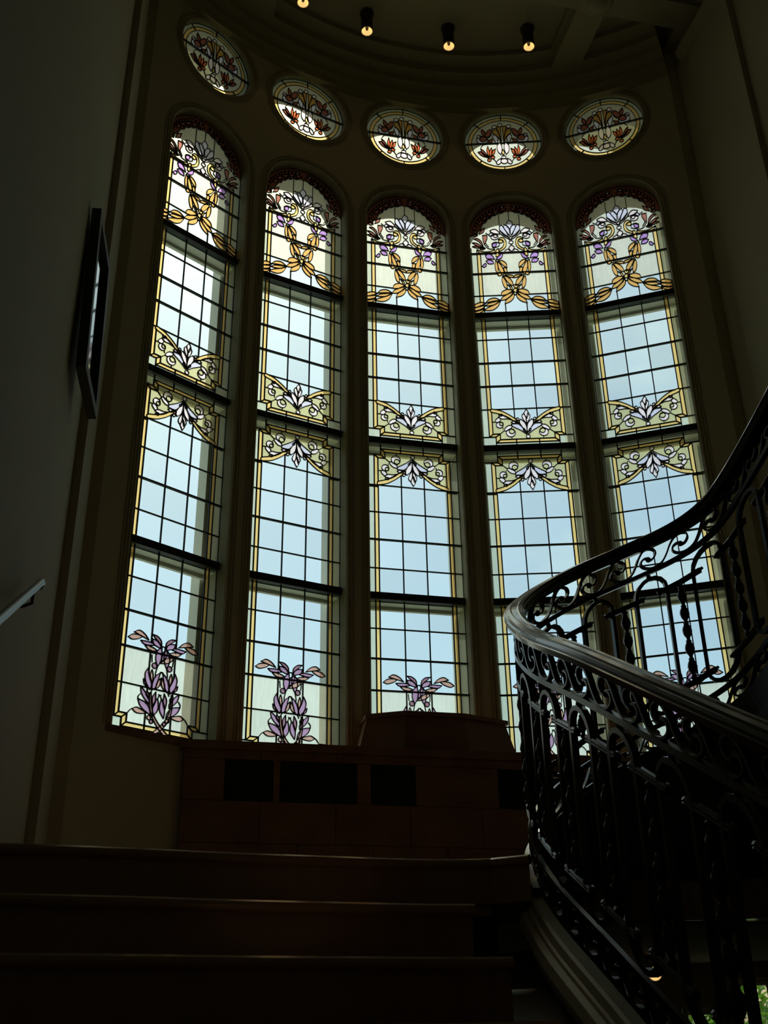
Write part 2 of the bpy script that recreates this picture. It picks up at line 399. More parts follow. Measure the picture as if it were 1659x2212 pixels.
# ------------------------------------------------------------------ leaded glass: one design, shared by the five windows
ORN={'MID':([('w',0,[(6,404),(-15,365),(-11,343),(7,309)],[(7,309),(22,347),(23,370),(6,404)]),('w',1,[(-16,363),(-35,340),(-29,304),(-6,258),(-2,214)],[(-2,214),(-2,260),(-2,309),(-9,340),(-16,363)]),('w',1,[(-48,302),(-63,284),(-58,258),(-36,215),(-11,179),(-2,152)],[(-2,152),(-2,181),(-2,214),(-14,264),(-48,302)]),('y',1,[(-32,209),(-35,189),(-17,171)],[(-17,171),(-17,195),(-32,209)]),('b',1,[(-135,255),(-124,231),(-90,209),(-51,184),(-9,147)],[(-9,147),(-25,194),(-50,233),(-78,256),(-135,255)]),('w',1,[(-135,272),(-109,288),(-77,275)],[(-77,275),(-107,260),(-135,272)]),('w',1,[(-133,243),(-164,239),(-193,213),(-202,189)],[(-202,189),(-182,187),(-159,199),(-133,220),(-133,243)]),('w',1,[(-243,334),(-203,349),(-157,325),(-123,296)],[(-123,296),(-169,310),(-215,311),(-243,334)]),('w',1,[(-240,354),(-217,362),(-200,350)],[(-200,350),(-220,340),(-240,354)]),('w',1,[(-243,330),(-269,304),(-275,281)],[(-275,281),(-244,278),(-223,307),(-243,330)]),('y',1,[(-303,420),(-225,399),(-156,358),(-100,312),(-59,279)],[(-59,279),(-65,260),(-100,276),(-157,318),(-231,362),(-305,388),(-303,420)])],[(1,[(-240,155),(-202,189)]),(1,[(-296,281),(-275,281)]),(1,[(-213,226),(-209,207)]),(1,[(-138,125),(-138,102)]),(1,[(-77,275),(-62,264)]),(1,[(-123,296),(-100,278)])],[('w',0,5,123,18),('w',1,-144,165,40),('g',1,-134,181,24),('w',1,-236,250,31),('g',1,-222,261,17),('w',1,-77,302,14)]),'WRE':([('t',1,[(-278,648),(-247,671),(-202,677),(-176,670)],[(-176,670),(-205,650),(-249,637),(-278,648)]),('t',1,[(-235,690),(-199,709),(-158,693),(-126,661)],[(-126,661),(-167,672),(-208,683),(-235,690)]),('p',1,[(-179,643),(-136,646),(-95,645),(-77,631)],[(-77,631),(-122,623),(-157,625),(-179,643)]),('t',1,[(-144,615),(-110,618),(-75,610),(-50,598)],[(-50,598),(-90,589),(-119,595),(-144,615)]),('p',1,[(-92,672),(-57,667),(-31,647),(-23,622)],[(-23,622),(-47,627),(-78,641),(-92,672)]),('m',1,[(-89,704),(-54,699),(-25,674),(-19,639)],[(-19,639),(-39,661),(-70,685),(-89,704)]),('p',1,[(-15,624),(-44,597),(-55,553),(-48,518),(-35,495)],[(-35,495),(-20,524),(-11,563),(-15,624)]),('p',0,[(34,609),(2,597),(-6,559),(-7,535)],[(-7,535),(18,559),(27,582),(34,609)]),('t',0,[(85,571),(41,564),(8,538),(-12,517)],[(-12,517),(27,524),(61,540),(85,571)]),('p',1,[(-106,459),(-125,420),(-117,371),(-94,335),(-81,323)],[(-81,323),(-73,360),(-95,411),(-106,459)]),('t',1,[(-77,455),(-86,428),(-83,403),(-69,371)],[(-69,371),(-64,407),(-69,437),(-77,455)]),('p',1,[(-12,444),(-45,416),(-63,367),(-64,321)],[(-64,321),(-38,347),(-25,390),(-12,444)]),('t',1,[(-2,413),(-14,400),(-29,374),(-36,332)],[(-36,332),(-8,363),(-2,413)]),('m',1,[(-135,382),(-129,353),(-105,333)],[(-105,333),(-119,365),(-135,382)]),('p',1,[(-149,324),(-142,286),(-120,255),(-83,223)],[(-83,223),(-83,253),(-112,292),(-149,324)]),('m',1,[(-102,304),(-106,283),(-86,257)],[(-86,257),(-83,283),(-102,304)]),('m',1,[(-34,307),(-54,273),(-55,243),(-47,205)],[(-47,205),(-31,248),(-34,307)]),('p',1,[(-162,237),(-142,197),(-105,169),(-64,152)],[(-64,152),(-74,190),(-105,223),(-162,237)]),('p',1,[(-16,266),(-38,231),(-46,190),(-41,147)],[(-41,147),(-11,187),(-7,228),(-16,266)]),('t',1,[(-199,166),(-168,180),(-128,170),(-93,157)],[(-93,157),(-131,147),(-170,147),(-199,166)]),('t',0,[(-81,298),(-75,229),(-56,154),(-4,80),(74,10),(104,-7)],[(122,9),(58,56),(2,105),(-40,162),(-60,232),(-68,301)]),('t',0,[(90,312),(91,236),(72,157),(21,89),(-36,35),(-84,8)],[(-54,-8),(-7,26),(55,90),(92,161),(104,239),(101,314)])],[(1,[(-233,135),(-215,158),(-199,166)]),(1,[(-21,628),(-4,636),(9,637)]),(1,[(-35,495),(-47,441),(-45,411)]),(1,[(-64,321),(-72,300)]),(1,[(-12,444),(-1,454),(10,454)]),(1,[(-16,266),(-4,291),(10,298)]),(1,[(-162,237),(-166,256),(-150,277)]),(1,[(-107,42),(-99,20),(-78,11)]),(1,[(-82,511),(-87,561)])],[('m',1,-60,490,18),('t',1,-71,129,14),('m',1,-51,106,13)]),'ARC':([('b',1,[(-184,867),(-151,885),(-115,871),(-112,839)],[(-112,839),(-152,819),(-181,826),(-184,867)]),('p',1,[(-179,864),(-151,879),(-138,863),(-152,825)],[(-152,825),(-179,830),(-179,864)]),('p',1,[(-155,677),(-128,714),(-94,745),(-87,729)],[(-87,729),(-105,685),(-155,669),(-155,677)]),('p',1,[(-255,728),(-219,746),(-186,720),(-168,674)],[(-168,674),(-206,684),(-239,686),(-255,728)]),('p',1,[(-252,660),(-220,673),(-187,655),(-180,624)],[(-180,624),(-227,624),(-252,660)]),('p',1,[(-253,627),(-266,629),(-292,598)],[(-292,598),(-273,584),(-252,603),(-253,627)]),('y',1,[(-143,796),(-150,750),(-155,709)],[(-155,709),(-128,714),(-123,800),(-143,796)]),('a',1,[(-161,651),(-169,594),(-163,539),(-145,502)],[(-145,502),(-143,574),(-149,637),(-161,651)]),('a',1,[(-139,647),(-137,575),(-119,514),(-100,482)],[(-100,482),(-92,535),(-111,596),(-139,647)]),('a',1,[(-129,657),(-97,606),(-59,572)],[(-59,572),(-64,620),(-96,654),(-129,657)]),('a',1,[(-92,567),(-80,521),(-57,505)],[(-57,505),(-66,563),(-92,567)]),('a',1,[(-107,461),(-111,405),(-96,344),(-71,325)],[(-71,325),(-73,379),(-88,432),(-107,461)]),('a',1,[(-94,471),(-69,412),(-38,369),(-12,358)],[(-12,358),(-24,411),(-55,453),(-94,471)]),('a',1,[(-80,481),(-42,456),(-2,447)],[(-2,447),(-16,476),(-80,481)]),('a',1,[(-64,365),(-45,337),(-33,307),(-20,294)],[(-20,294),(-29,339),(-64,365)]),('a',1,[(-20,294),(-71,309),(-117,286),(-130,245)],[(-130,245),(-85,252),(-20,294)]),('a',1,[(-20,278),(-72,254),(-118,224),(-138,189)],[(-138,189),(-93,197),(-47,235),(-20,278)]),('a',1,[(-14,264),(-47,227),(-87,190),(-100,149)],[(-100,149),(-49,173),(-16,217),(-14,264)]),('a',1,[(-147,188),(-195,215),(-246,203),(-278,167)],[(-278,167),(-214,181),(-147,188)]),('a',1,[(-147,184),(-208,170),(-259,155),(-275,129)],[(-275,129),(-208,140),(-147,184)]),('a',1,[(-147,176),(-196,142),(-266,107),(-298,79)],[(-298,79),(-228,79),(-177,114),(-147,176)]),('a',1,[(-284,158),(-322,171),(-360,162),(-392,141)],[(-392,141),(-379,120),(-329,136),(-284,158)]),('a',1,[(-285,135),(-329,128),(-392,110)],[(-392,110),(-383,81),(-323,98),(-285,135)]),('a',1,[(-298,95),(-342,80),(-392,65)],[(-392,65),(-380,36),(-330,59),(-298,95)]),('b',0,[(-3,1154),(-31,1102),(-21,1071),(-2,1041)],[(-2,1041),(22,1079),(28,1122),(-3,1154)]),('b',1,[(-54,1098),(-55,1056),(-30,1002),(-7,956)],[(-7,956),(-4,1032),(-21,1079),(-54,1098)]),('b',1,[(-74,1094),(-94,1082),(-98,1040),(-70,978),(-18,938)],[(-18,938),(-30,994),(-55,1056),(-74,1094)]),('w',1,[(-99,1031),(-96,990),(-57,947),(-5,907)],[(-5,907),(-24,945),(-57,981),(-99,1031)]),('w',1,[(-195,1030),(-148,1047),(-115,1020),(-96,982)],[(-96,982),(-142,990),(-175,1001),(-195,1030)]),('b',1,[(-209,978),(-182,1008),(-156,988),(-163,970)],[(-163,970),(-189,961),(-209,978)]),('w',0,[(3,843),(-24,805),(1,761)],[(1,761),(29,810),(3,843)]),('w',1,[(-28,796),(-61,778),(-65,761)],[(-65,761),(-29,751),(-22,773),(-28,796)]),('y',1,[(-330,804),(-283,777),(-218,773),(-159,791)],[(-159,791),(-160,765),(-219,746),(-303,759),(-330,804)]),('y',1,[(-117,768),(-60,811),(-44,875),(-63,930),(-97,939),(-121,915)],[(-121,915),(-94,914),(-77,903),(-67,871),(-83,823),(-116,795),(-117,768)]),('n',1,[(-375,842),(-335,846),(-263,812)],[(-263,812),(-335,824),(-375,842)]),('n',1,[(-373,890),(-328,882),(-263,820)],[(-263,820),(-322,846),(-373,890)]),('n',1,[(-353,935),(-308,902),(-266,828)],[(-266,828),(-282,899),(-321,941),(-353,935)]),('n',1,[(-268,975),(-265,910),(-256,858)],[(-256,858),(-226,933),(-228,974),(-268,975)]),('n',1,[(-302,805),(-276,834),(-247,815)],[(-247,815),(-276,797),(-302,805)]),('n',1,[(-243,1071),(-280,1040),(-300,990)],[(-300,990),(-254,1019),(-243,1071)]),('n',1,[(-356,1042),(-336,996),(-314,975)],[(-314,975),(-320,1024),(-356,1042)])],[(0,[(0,1259),(-3,1154)]),(1,[(-98,1229),(-98,1056)]),(1,[(-235,1002),(-209,978)]),(1,[(-253,859),(-218,808),(-159,802)]),(1,[(-226,933),(-243,881),(-217,828)])],[('y',0,13,346,22),('y',0,9,297,24),('y',1,-98,892,21),('w',1,-153,951,36),('w',1,-144,961,18),('w',0,2,875,21),('w',0,1,931,15),('a',1,-132,495,19),('n',1,-340,983,19)]),'OCU':([('o',1,[(-9,239),(-38,243),(-53,221),(-40,173),(-17,65),(-12,-13)],[(-12,-13),(-11,122),(-9,239)]),('o',1,[(-75,210),(-102,177),(-94,138),(-47,86),(-16,-3)],[(-16,-3),(-28,104),(-48,183),(-75,210)]),('b',1,[(-88,128),(-103,90),(-86,31),(-68,-19)],[(-68,-19),(-49,38),(-54,87),(-88,128)]),('w',1,[(-31,8),(-62,-38),(-60,-124),(-28,-174)],[(-28,-174),(-14,-108),(-14,-41),(-31,8)]),('n',1,[(-218,214),(-222,156),(-189,95)],[(-189,95),(-182,163),(-218,214)]),('n',1,[(-104,207),(-148,190),(-180,134),(-182,90)],[(-182,90),(-131,111),(-104,207)]),('n',1,[(-276,-124),(-237,-122),(-164,-212)],[(-164,-212),(-233,-179),(-276,-124)]),('n',1,[(-245,-74),(-208,-115),(-161,-208)],[(-161,-208),(-224,-152),(-245,-74)]),('r',1,[(-165,-41),(-180,-116),(-158,-203)],[(-158,-203),(-152,-118),(-165,-41)]),('r',1,[(-126,-67),(-152,-128),(-151,-204)],[(-151,-204),(-118,-149),(-126,-67)]),('r',1,[(-83,-86),(-124,-120),(-143,-204)],[(-143,-204),(-101,-159),(-83,-86)]),('w',1,[(-32,-228),(-69,-256),(-87,-297)],[(-87,-297),(-65,-314),(-37,-286),(-32,-228)]),('w',0,[(-21,-193),(-26,-229)],[(-26,-229),(17,-231),(17,-195),(-21,-193)]),('y',0,[(-3,-94),(-18,-146),(-3,-180)],[(-3,-180),(12,-148),(-3,-94)]),('n',1,[(-145,-4),(-154,35),(-106,61)],[(-106,61),(-116,13),(-145,-4)])],[(1,[(-108,139),(-140,87),(-169,75)]),(1,[(-240,-55),(-210,-19),(-181,-16)]),(1,[(-119,-224),(-90,-269),(-87,-297)])],[('w',0,-15,262,24),('w',1,-79,237,24),('b',1,-220,49,62),('n',1,-207,66,40),('r',1,-118,-208,21),('r',1,-159,-244,21),('w',0,1,-268,38),('w',1,-253,100,25),('w',1,-141,-289,28)])}

def shape_list(key, vref, flip=False, remap=None):
    """ornament outlines (mirrored where the design is) in window coordinates"""
    S, L, C = ORN[key]
    sg = -1 if flip else 1
    shapes, lines = [], []
    for col, mir, s1, s2 in S:
        col = (remap or {}).get(col, col)
        a = catmull(s1); b = catmull(s2)
        pts = a + (b if b[0] != a[-1] else b[1:])
        if pts[0] == pts[-1]: pts = pts[:-1]
        pts = [(x / 1000, vref + sg * y / 1000) for x, y in pts]
        shapes.append((col, pts))
        if mir: shapes.append((col, [(-x, y) for x, y in pts]))
    for mir, p in L:
        p = [(x / 1000, vref + sg * y / 1000) for x, y in catmull(p)]
        lines.append(p)
        if mir: lines.append([(-x, y) for x, y in p])
    for col, mir, x, y, r in C:
        col = (remap or {}).get(col, col)
        n = 14 if r > 12 else 10
        for q in ((1, -1) if mir else (1,)):
            shapes.append((col, [(q * x / 1000 + r / 1000 * math.cos(2 * PI * k / n), vref + sg * y / 1000 + r / 1000 * math.sin(2 * PI * k / n)) for k in range(n)]))
    return shapes, lines

def clip_lines(lines, shapes, step=0.002):
    """cut straight leads where they would run through an ornament"""
    bbs = [(min(p[0] for p in s), max(p[0] for p in s), min(p[1] for p in s), max(p[1] for p in s), s) for _, s in shapes]
    out = []
    for (x0, y0), (x1, y1) in lines:
        n = max(1, int(math.hypot(x1 - x0, y1 - y0) / step)); cur = None
        for k in range(n):
            t = (k + 0.5) / n; m = (x0 + (x1 - x0) * t, y0 + (y1 - y0) * t)
            hit = any(b[0] < m[0] < b[1] and b[2] < m[1] < b[3] and inside(m, b[4]) for b in bbs)
            a = (x0 + (x1 - x0) * k / n, y0 + (y1 - y0) * k / n); b_ = (x0 + (x1 - x0) * (k + 1) / n, y0 + (y1 - y0) * (k + 1) / n)
            dx, dy = (x1 - x0) / n * 1.2, (y1 - y0) / n * 1.2       # run a hair into the ornament so that no gap stays open
            if hit:
                if cur: out.append((cur[0], (cur[1][0] + dx, cur[1][1] + dy)))
                cur = None
            elif cur: cur = (cur[0], b_)
            else: cur = ((a[0] - dx, a[1] - dy) if k else a, b_)
        if cur: out.append(cur)
    return out

def leaded(outline, shapes, free_lines, cut_lines, field, vbase, lead_w):
    """split the outline into panes along all leads. Returns panes [(colour, verts, faces)] and the lead mesh"""
    V = []; E = []; wid = []
    def poly(pts, closed, wd):
        k = len(V); V.extend(Vector(p) for p in pts); n = len(pts)
        for i in range(n if closed else n - 1): E.append((k + i, k + (i + 1) % n)); wid.append(wd)
    poly(outline, True, lead_w)
    for c, s in shapes: poly(s, True, lead_w * 0.64)
    for l in free_lines: poly(l, False, lead_w * 0.64)
    for l in clip_lines(cut_lines, shapes): poly(l, False, lead_w)
    vv, ee, ff, ov, oe, of = delaunay_2d_cdt(V, E, [], 0, 3e-4)
    leads = {}
    for e, src in zip(ee, oe):
        if src: leads[tuple(sorted(e))] = max(wid[i] for i in src)
    by_edge = {}
    for i, f in enumerate(ff):
        for k in range(3): by_edge.setdefault(tuple(sorted((f[k], f[(k + 1) % 3]))), []).append(i)
    comp = [-1] * len(ff); comps = []
    for i in range(len(ff)):
        if comp[i] >= 0: continue
        st = [i]; comp[i] = len(comps); grp = []
        while st:
            j = st.pop(); grp.append(j); f = ff[j]
            for k in range(3):
                e = tuple(sorted((f[k], f[(k + 1) % 3])))
                if e in leads: continue
                for q in by_edge[e]:
                    if comp[q] < 0: comp[q] = comp[i]; st.append(q)
        comps.append(grp)
    bbs = [(min(p[0] for p in s), max(p[0] for p in s), min(p[1] for p in s), max(p[1] for p in s), s, c) for c, s in shapes]
    panes = []; good = set()
    for gi, g in enumerate(comps):
        def area(i):
            a, b, c = (vv[k] for k in ff[i]); return abs((b[0] - a[0]) * (c[1] - a[1]) - (c[0] - a[0]) * (b[1] - a[1])) / 2
        A = sum(area(i) for i in g)
        big = max(g, key=area)
        cx = sum(vv[k][0] for k in ff[big]) / 3; cy = sum(vv[k][1] for k in ff[big]) / 3
        if not inside((cx, cy), outline): continue
        good.add(gi)
        if A < 6e-6: continue
        col = None
        for b in reversed(bbs):
            if b[0] < cx < b[1] and b[2] < cy < b[3] and inside((cx, cy), b[4]): col = b[5]; break
        orn = col is not None
        ids = sorted({k for i in g for k in ff[i]}); mp_ = {k: n for n, k in enumerate(ids)}
        xs = [vv[k][0] for k in ids]; ys = [vv[k][1] for k in ids]
        if col is None: col = field((min(xs) + max(xs)) / 2, (min(ys) + max(ys)) / 2, cx, cy)
        n = len(ids)
        vs = [(vv[k][0], -0.002, vv[k][1] - vbase) for k in ids] + [(vv[k][0], 0.002, vv[k][1] - vbase) for k in ids]
        fs = []
        for i in g:
            a, b, c = (mp_[k] for k in ff[i]); fs.append((a, b, c)); fs.append((a + n, c + n, b + n))
            for k in range(3):
                e = (ff[i][k], ff[i][(k + 1) % 3])
                if tuple(sorted(e)) in leads:
                    p, q = mp_[e[0]], mp_[e[1]]; fs.append((p, p + n, q + n, q))
        panes.append((col, orn, max(max(xs) - min(xs), max(ys) - min(ys)), A, vs, fs))
    mb = MB()
    for e, wd in leads.items():
        if not any(comp[q] in good for q in by_edge[e]): continue
        a = np.array(vv[e[0]]); b = np.array(vv[e[1]]); d = b - a; L = np.hypot(*d)
        if L < 1e-6: continue
        d /= L; nrm = np.array((-d[1], d[0])) * wd / 2; a = a - d * wd * 0.3; b = b + d * wd * 0.3
        y = 0.006
        q = [a + nrm, b + nrm, b - nrm, a - nrm]
        mb.add([(p[0], -y, p[1] - vbase) for p in q] + [(p[0], y, p[1] - vbase) for p in q],
               [(0, 1, 2, 3), (7, 6, 5, 4), (0, 4, 5, 1), (2, 6, 7, 3)])
    return panes, mb

# ---- the tall window
shapes = []; free = []
for key, vref, flip, rm in (('ARC', VA, False, {'n': 'k'}), ('MID', VB, False, None), ('MID', VB, True, None), ('WRE', V0, False, {'p': 'v'})):
    s, l = shape_list(key, vref, flip, rm)
    if key in ('ARC', 'WRE'):                  # let the leaves of garland and wreath nearly touch
        g_ = []
        for c, p in s:
            if c in 'avtm' and len(p) < 30:
                mx_, mz_ = sum(q[0] for q in p) / len(p), sum(q[1] for q in p) / len(p)
                p = [(mx_ + (q[0] - mx_) * 1.09, mz_ + (q[1] - mz_) * 1.09) for q in p]
            g_.append((c, p))
        s = g_
    shapes += s; free += l
# the garland of dark leaves that follows the arch
def leaf(cx, cz, ang, ln, wd):
    c, s = math.cos(ang), math.sin(ang)
    pts = [(0, 0), (0.3, 0.45), (0.6, 0.5), (1, 0), (0.6, -0.5), (0.3, -0.45)]
    p = catmull([(x * ln, y * wd) for x, y in pts[:4]], 3)[:-1] + catmull([(x * ln, y * wd) for x, y in pts[3:] + [pts[0]]], 3)[:-1]
    return [(cx + x * c - y * s, cz + x * s + y * c) for x, y in p]
for k in range(13):
    a = math.radians(180 - 12 - k * 6.3)
    for r_, off, ln, wd in ((0.378, 0.30, 0.062, 0.022), (0.352, 0.10, 0.070, 0.026), (0.326, -0.12, 0.070, 0.026), (0.303, -0.38, 0.062, 0.026)):
        if (k + int(r_ * 1000)) % 2 and r_ < 0.34: continue
        x, z = r_ * math.cos(a), VS + r_ * math.sin(a)
        if z < VS + 0.02 + 0.10 * (r_ < 0.33): continue
        p = leaf(x, z, a - PI / 2 + off, ln, wd)
        if max(math.hypot(q[0], q[1] - VS) for q in p) > HW - 0.004 or max(q[0] for q in p) > -0.004: continue
        shapes.append(('n', p)); shapes.append(('n', [(-q[0], q[1]) for q in p]))
free.append([(0.292 * math.cos(PI * k / 24), VS + 0.292 * math.sin(PI * k / 24)) for k in range(2, 23)])
for s in (-1, 1): free.append([(s * 0.282, VS + 0.076), (s * 0.34, VS + 0.03), (s * HW, VS - 0.02)])
for s in (-1, 1):
    for r_, a in ((0.355, 100), (0.300, 66)):
        x, z = -s * r_ * math.cos(math.radians(180 - a)), VS + r_ * math.sin(math.radians(a))
        shapes.append(('w', [(x + 0.013 * math.cos(PI * k / 5), z + 0.013 * math.sin(PI * k / 5)) for k in range(10)]))
# straight leads
cut = []
A1, A2 = 0.300, 0.333
rows = [6.75, 6.505, 6.25, 5.745, 5.483, 5.232, 4.994, 4.163, 3.91, 3.657, 3.405, 2.888, 2.638, 2.384, 2.135]
for s in (-1, 1):
    cut += [((s * A2, V0 - .03 + .128), (s * A2, VB - .128)), ((s * A1, V0 - .03 + .158), (s * A1, VB - .158)), ((s * A2, VB + .128), (s * A2, 6.80)), ((s * A1, VB + .158), (s * A1, 6.79))]
    for z in rows:
        cut.append(((s * HW, z), (s * A1, z)))
    # corner blocks and their bevels, beside each heavy bar and at the foot
    for zb, g in ((VB, 1), (VB, -1), (V0 - 0.03, 1)):
        z = lambda h: zb + g * h
        cut += [((s * HW, z(0.128)), (s * 0.276, z(0.128))), ((s * 0.276, z(0.03)), (s * 0.276, z(0.128))),
                ((s * A2, z(0.128)), (s * A1, z(0.158))), ((s * A1, z(0.158)), (s * 0.238, z(0.158))), ((s * 0.238, z(0.158)), (s * 0.276, z(0.128))),
                ((s * 0.238, z(0.158)), (s * 0.238, z(0.100))), ((s * 0.238, z(0.100)), (s * 0.276, z(0.068)))]
    cut += [((s * 0.1, 1.837), (s * 0.1, VC)), ((s * 0.1, VC), (s * 0.1, 4.30)), ((s * 0.1, VB - 0.10), (s * 0.1, VB - 0.03)),
            ((s * 0.1, VB + 0.03), (s * 0.1, VB + 0.10)), ((s * 0.1, 4.86), (s * 0.1, VA + 0.15)), ((s * 0.385, VB + 0.41), (s * A1, VB + 0.41)), ((s * 0.385, VB - 0.435), (s * A1, VB - 0.435))]
for zb, g in ((VB, 1), (VB, -1), (V0 - 0.03, 1)):
    cut += [((-0.238, zb + g * 0.100), (0.238, zb + g * 0.100)), ((-0.276, zb + g * 0.068), (0.276, zb + g * 0.068))]
for z in rows:
    cut.append(((-A1, z), (A1, z)))
for z in (VA, VB, VC): cut.append(((-HW, z), (HW, z)))

GOLD = [(0.0, 0.300), (0.07, 0.285), (0.12, 0.325), (0.20, 0.385), (0.30, 0.415)]
def gold(u):
    u = abs(u)
    for (a, b), (c, d) in zip(GOLD, GOLD[1:]):
        if u <= c: return b + (d - b) * (u - a) / (c - a)
    return GOLD[-1][1]
def field(mx, my, cx, cy):
    """glass colour of a ground pane by its place in the design"""
    u = abs(cx); r = math.hypot(cx, cy - VS)
    for zb, g in ((VB, 1), (VB, -1), (V0 - 0.03, 1)):
        h = (cy - zb) * g
        if 0 < h < 0.16:
            if u > 0.276 and h < 0.128: return 's'
            if h < 0.068 and u < 0.276: return 's'
            if h < 0.100 and u < 0.262: return 'y'
            if u > 0.238 and h < 0.158 and u < 0.333 and h < 0.158: return 'y'
    if cy > VS - 0.02 and r > 0.290: return 'd'
    if cy > 6.80: return 'e'
    if u > A2: return 's'
    if u > A1: return 'y'
    if cy > VA: return 'c' if my < VA + 0.16 else 'e'
    for g in (1, -1):
        h = (cy - VB) * g
        if 0 < h < 0.44: return 'g' if h < gold(u) else 'c'
    if cy < 2.384: return 'e'
    return 'c'

panes, lead = leaded(arch_outline(0, 28, False), shapes, free, cut, field, V0, 0.0094)
print('tall window panes', len(panes), 'lead faces', len(lead.f))

def pane_meshes(panes, big):
    """meshes of the panes that can be picked apart, and one joined mesh of the splinters between them"""
    res = []; tv = []; tf = []; ti = []; keys = list(GLASS)
    panes = sorted(panes, key=lambda p: -p[3])
    for n, (col, orn, size, A, vs, fs) in enumerate(panes):
        nm = 'leaf_pane' if (orn and col in 'apvmtnrdok') else 'ornament_pane' if orn else 'border_pane' if col in 'sy' else 'pane'
        if size >= big:
            me = bpy.data.meshes.new(nm); me.from_pydata(vs, [], fs); me.materials.append(GLASS[col]); me.update()
            res.append((nm, me))
        else:
            k = len(tv); tv += vs; tf += [tuple(i + k for i in q) for q in fs]; ti += [keys.index(col)] * len(fs)
    me = None
    if tv:
        me = bpy.data.meshes.new('small_panes'); me.from_pydata(tv, [], tf)
        for k in keys: me.materials.append(GLASS[k])
        me.polygons.foreach_set('material_index', ti); me.update()
    return res, me
tall_meshes, tall_small = pane_meshes(panes, 0.034)
print('own pane objects per tall window', len(tall_meshes), {n: sum(1 for q, _ in tall_meshes if q == n) for n in {q for q, _ in tall_meshes}})
lead_me = bpy.data.meshes.new('leading'); lead_me.from_pydata(lead.v, [], lead.f); lead_me.materials.append(M_LEAD); lead_me.update()

# ---- the round window
shapes_o, free_o = shape_list('OCU', VO + 0.012)
sq = lambda p: (p[0] * 0.93, VO + (p[1] - VO) * 0.93)
shapes_o = [(c, [sq(p) for p in s]) for c, s in shapes_o]; free_o = [[sq(p) for p in l] for l in free_o]
cut_o = [((-RO_C, VO), (RO_C, VO))]
for k in range(8):
    a = PI / 8 * 0 + k * PI / 4 + (PI / 4 if 0 else 0)
    if k in (0, 4): continue
    cut_o.append((((0.314) * math.cos(a), VO + 0.314 * math.sin(a)), (RO_C * math.cos(a), VO + RO_C * math.sin(a))))
for r_ in (0.314, 0.350):
    free_o.append([(r_ * math.cos(2 * PI * k / 40), VO + r_ * math.sin(2 * PI * k / 40)) for k in range(41)])
def field_o(mx, my, cx, cy):
    r = math.hypot(cx, cy - VO)
    return 's' if r > 0.348 else 'y' if r > 0.313 else 'e'
shapes_o = [(c, s) for c, s in shapes_o if max(math.hypot(p[0], p[1] - VO) for p in s) < 0.312]
panes_o, lead_o = leaded(oculus_outline(), shapes_o, free_o, cut_o, field_o, VO - RO_C, 0.0094)
print('round window panes', len(panes_o))
oc_meshes, oc_small = pane_meshes(panes_o, 0.034)
lead_o_me = bpy.data.meshes.new('leading'); lead_o_me.from_pydata(lead_o.v, [], lead_o.f); lead_o_me.materials.append(M_LEAD); lead_o_me.update()

# ---- the rest of each window, in window coordinates (x along the wall, y outwards, z up from the sill)
def strip_mesh(name, outline, ya, yb, vbase, m, closed):
    n = len(outline)
    v = [(u, ya(u), z - vbase) for u, z in outline] + [(u, yb(u), z - vbase) for u, z in outline]
    f = [(i, (i + 1) % n, n + (i + 1) % n, n + i) for i in range(n if closed else n - 1)]
    me = bpy.data.meshes.new(name); me.from_pydata(v, [], f); me.materials.append(m); me.update()
    return me
yin = lambda u: math.sqrt(RW * RW - u * u) - R
yout = lambda u: math.sqrt(RO * RO - u * u) - R
zero = lambda u: 0.0
def me_of(mb, name, m, smooth=False):
    me = bpy.data.meshes.new(name); me.from_pydata(mb.v, [], mb.f); me.materials.append(m)
    if smooth: me.polygons.foreach_set('use_smooth', [True] * len(me.polygons))
    me.update(); return me
ARCH = arch_outline()
parts = []
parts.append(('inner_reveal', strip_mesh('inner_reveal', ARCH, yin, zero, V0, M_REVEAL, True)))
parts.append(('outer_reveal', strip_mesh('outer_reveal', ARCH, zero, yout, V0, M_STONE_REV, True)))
def surround(outl, vbase, closed, sh=0.0):
    mb = MB()
    for e, sec in ((0.016, circ(0.012, 8)), (0.042, rect(0.012, 0.006)), (0.066, circ(0.009, 8))):
        o = outl(e)
        mb.sweep([(u, yin(u) + sh, z - vbase) for u, z in o] + ([(o[0][0], yin(o[0][0]) + sh, o[0][1] - vbase)] if closed else []), sec, (0, 1, 0), caps=not closed)
    return mb
parts.append(('architrave', me_of(surround(lambda e: arch_outline(e, 28, False), V0, False), 'architrave', M_MOULD, True)))
for z in (VA, VB, VC):
    mb = MB().box(-HW, HW, -0.035, 0.03, z - 0.030 - V0, z + 0.030 - V0); parts.append(('transom_bar', me_of(mb, 'transom_bar', M_BAR)))
for z in (6.75, 6.505, 5.483, 5.232, 3.657, 2.638, 2.384):
    mb = MB().sweep([(-HW, -0.014, z - V0), (HW, -0.014, z - V0)], circ(0.0075, 8), (0, 1, 0)); parts.append(('saddle_bar', me_of(mb, 'saddle_bar', M_BAR)))
for z in (VA, VB, VC):
    mb = MB().box(-HW, HW, 0.025, 0.115, z - 0.036 - V0, z + 0.02 - V0).box(-HW, HW, 0.115, 0.145, z - 0.062 - V0, z + 0.015 - V0)
    parts.append(('storm_transom', me_of(mb, 'storm_transom', M_STORM)))
for s in (-1, 1):
    a, b = sorted((s * HW, s * (HW - 0.03))); mb = MB().box(a, b, 0.17, 0.285, 0, VS - V0)
    parts.append(('storm_jamb', me_of(mb, 'storm_jamb', M_STORM)))
mb = MB().box(-HW - 0.05, HW + 0.05, -0.12, 0.0, -0.045, 0.0); parts.append(('window_sill', me_of(mb, 'window_sill', M_MARBLE)))
OC = oculus_outline()
vo = VO - RO_C
OC_IN = 0.045                              # the round panels sit nearer the room
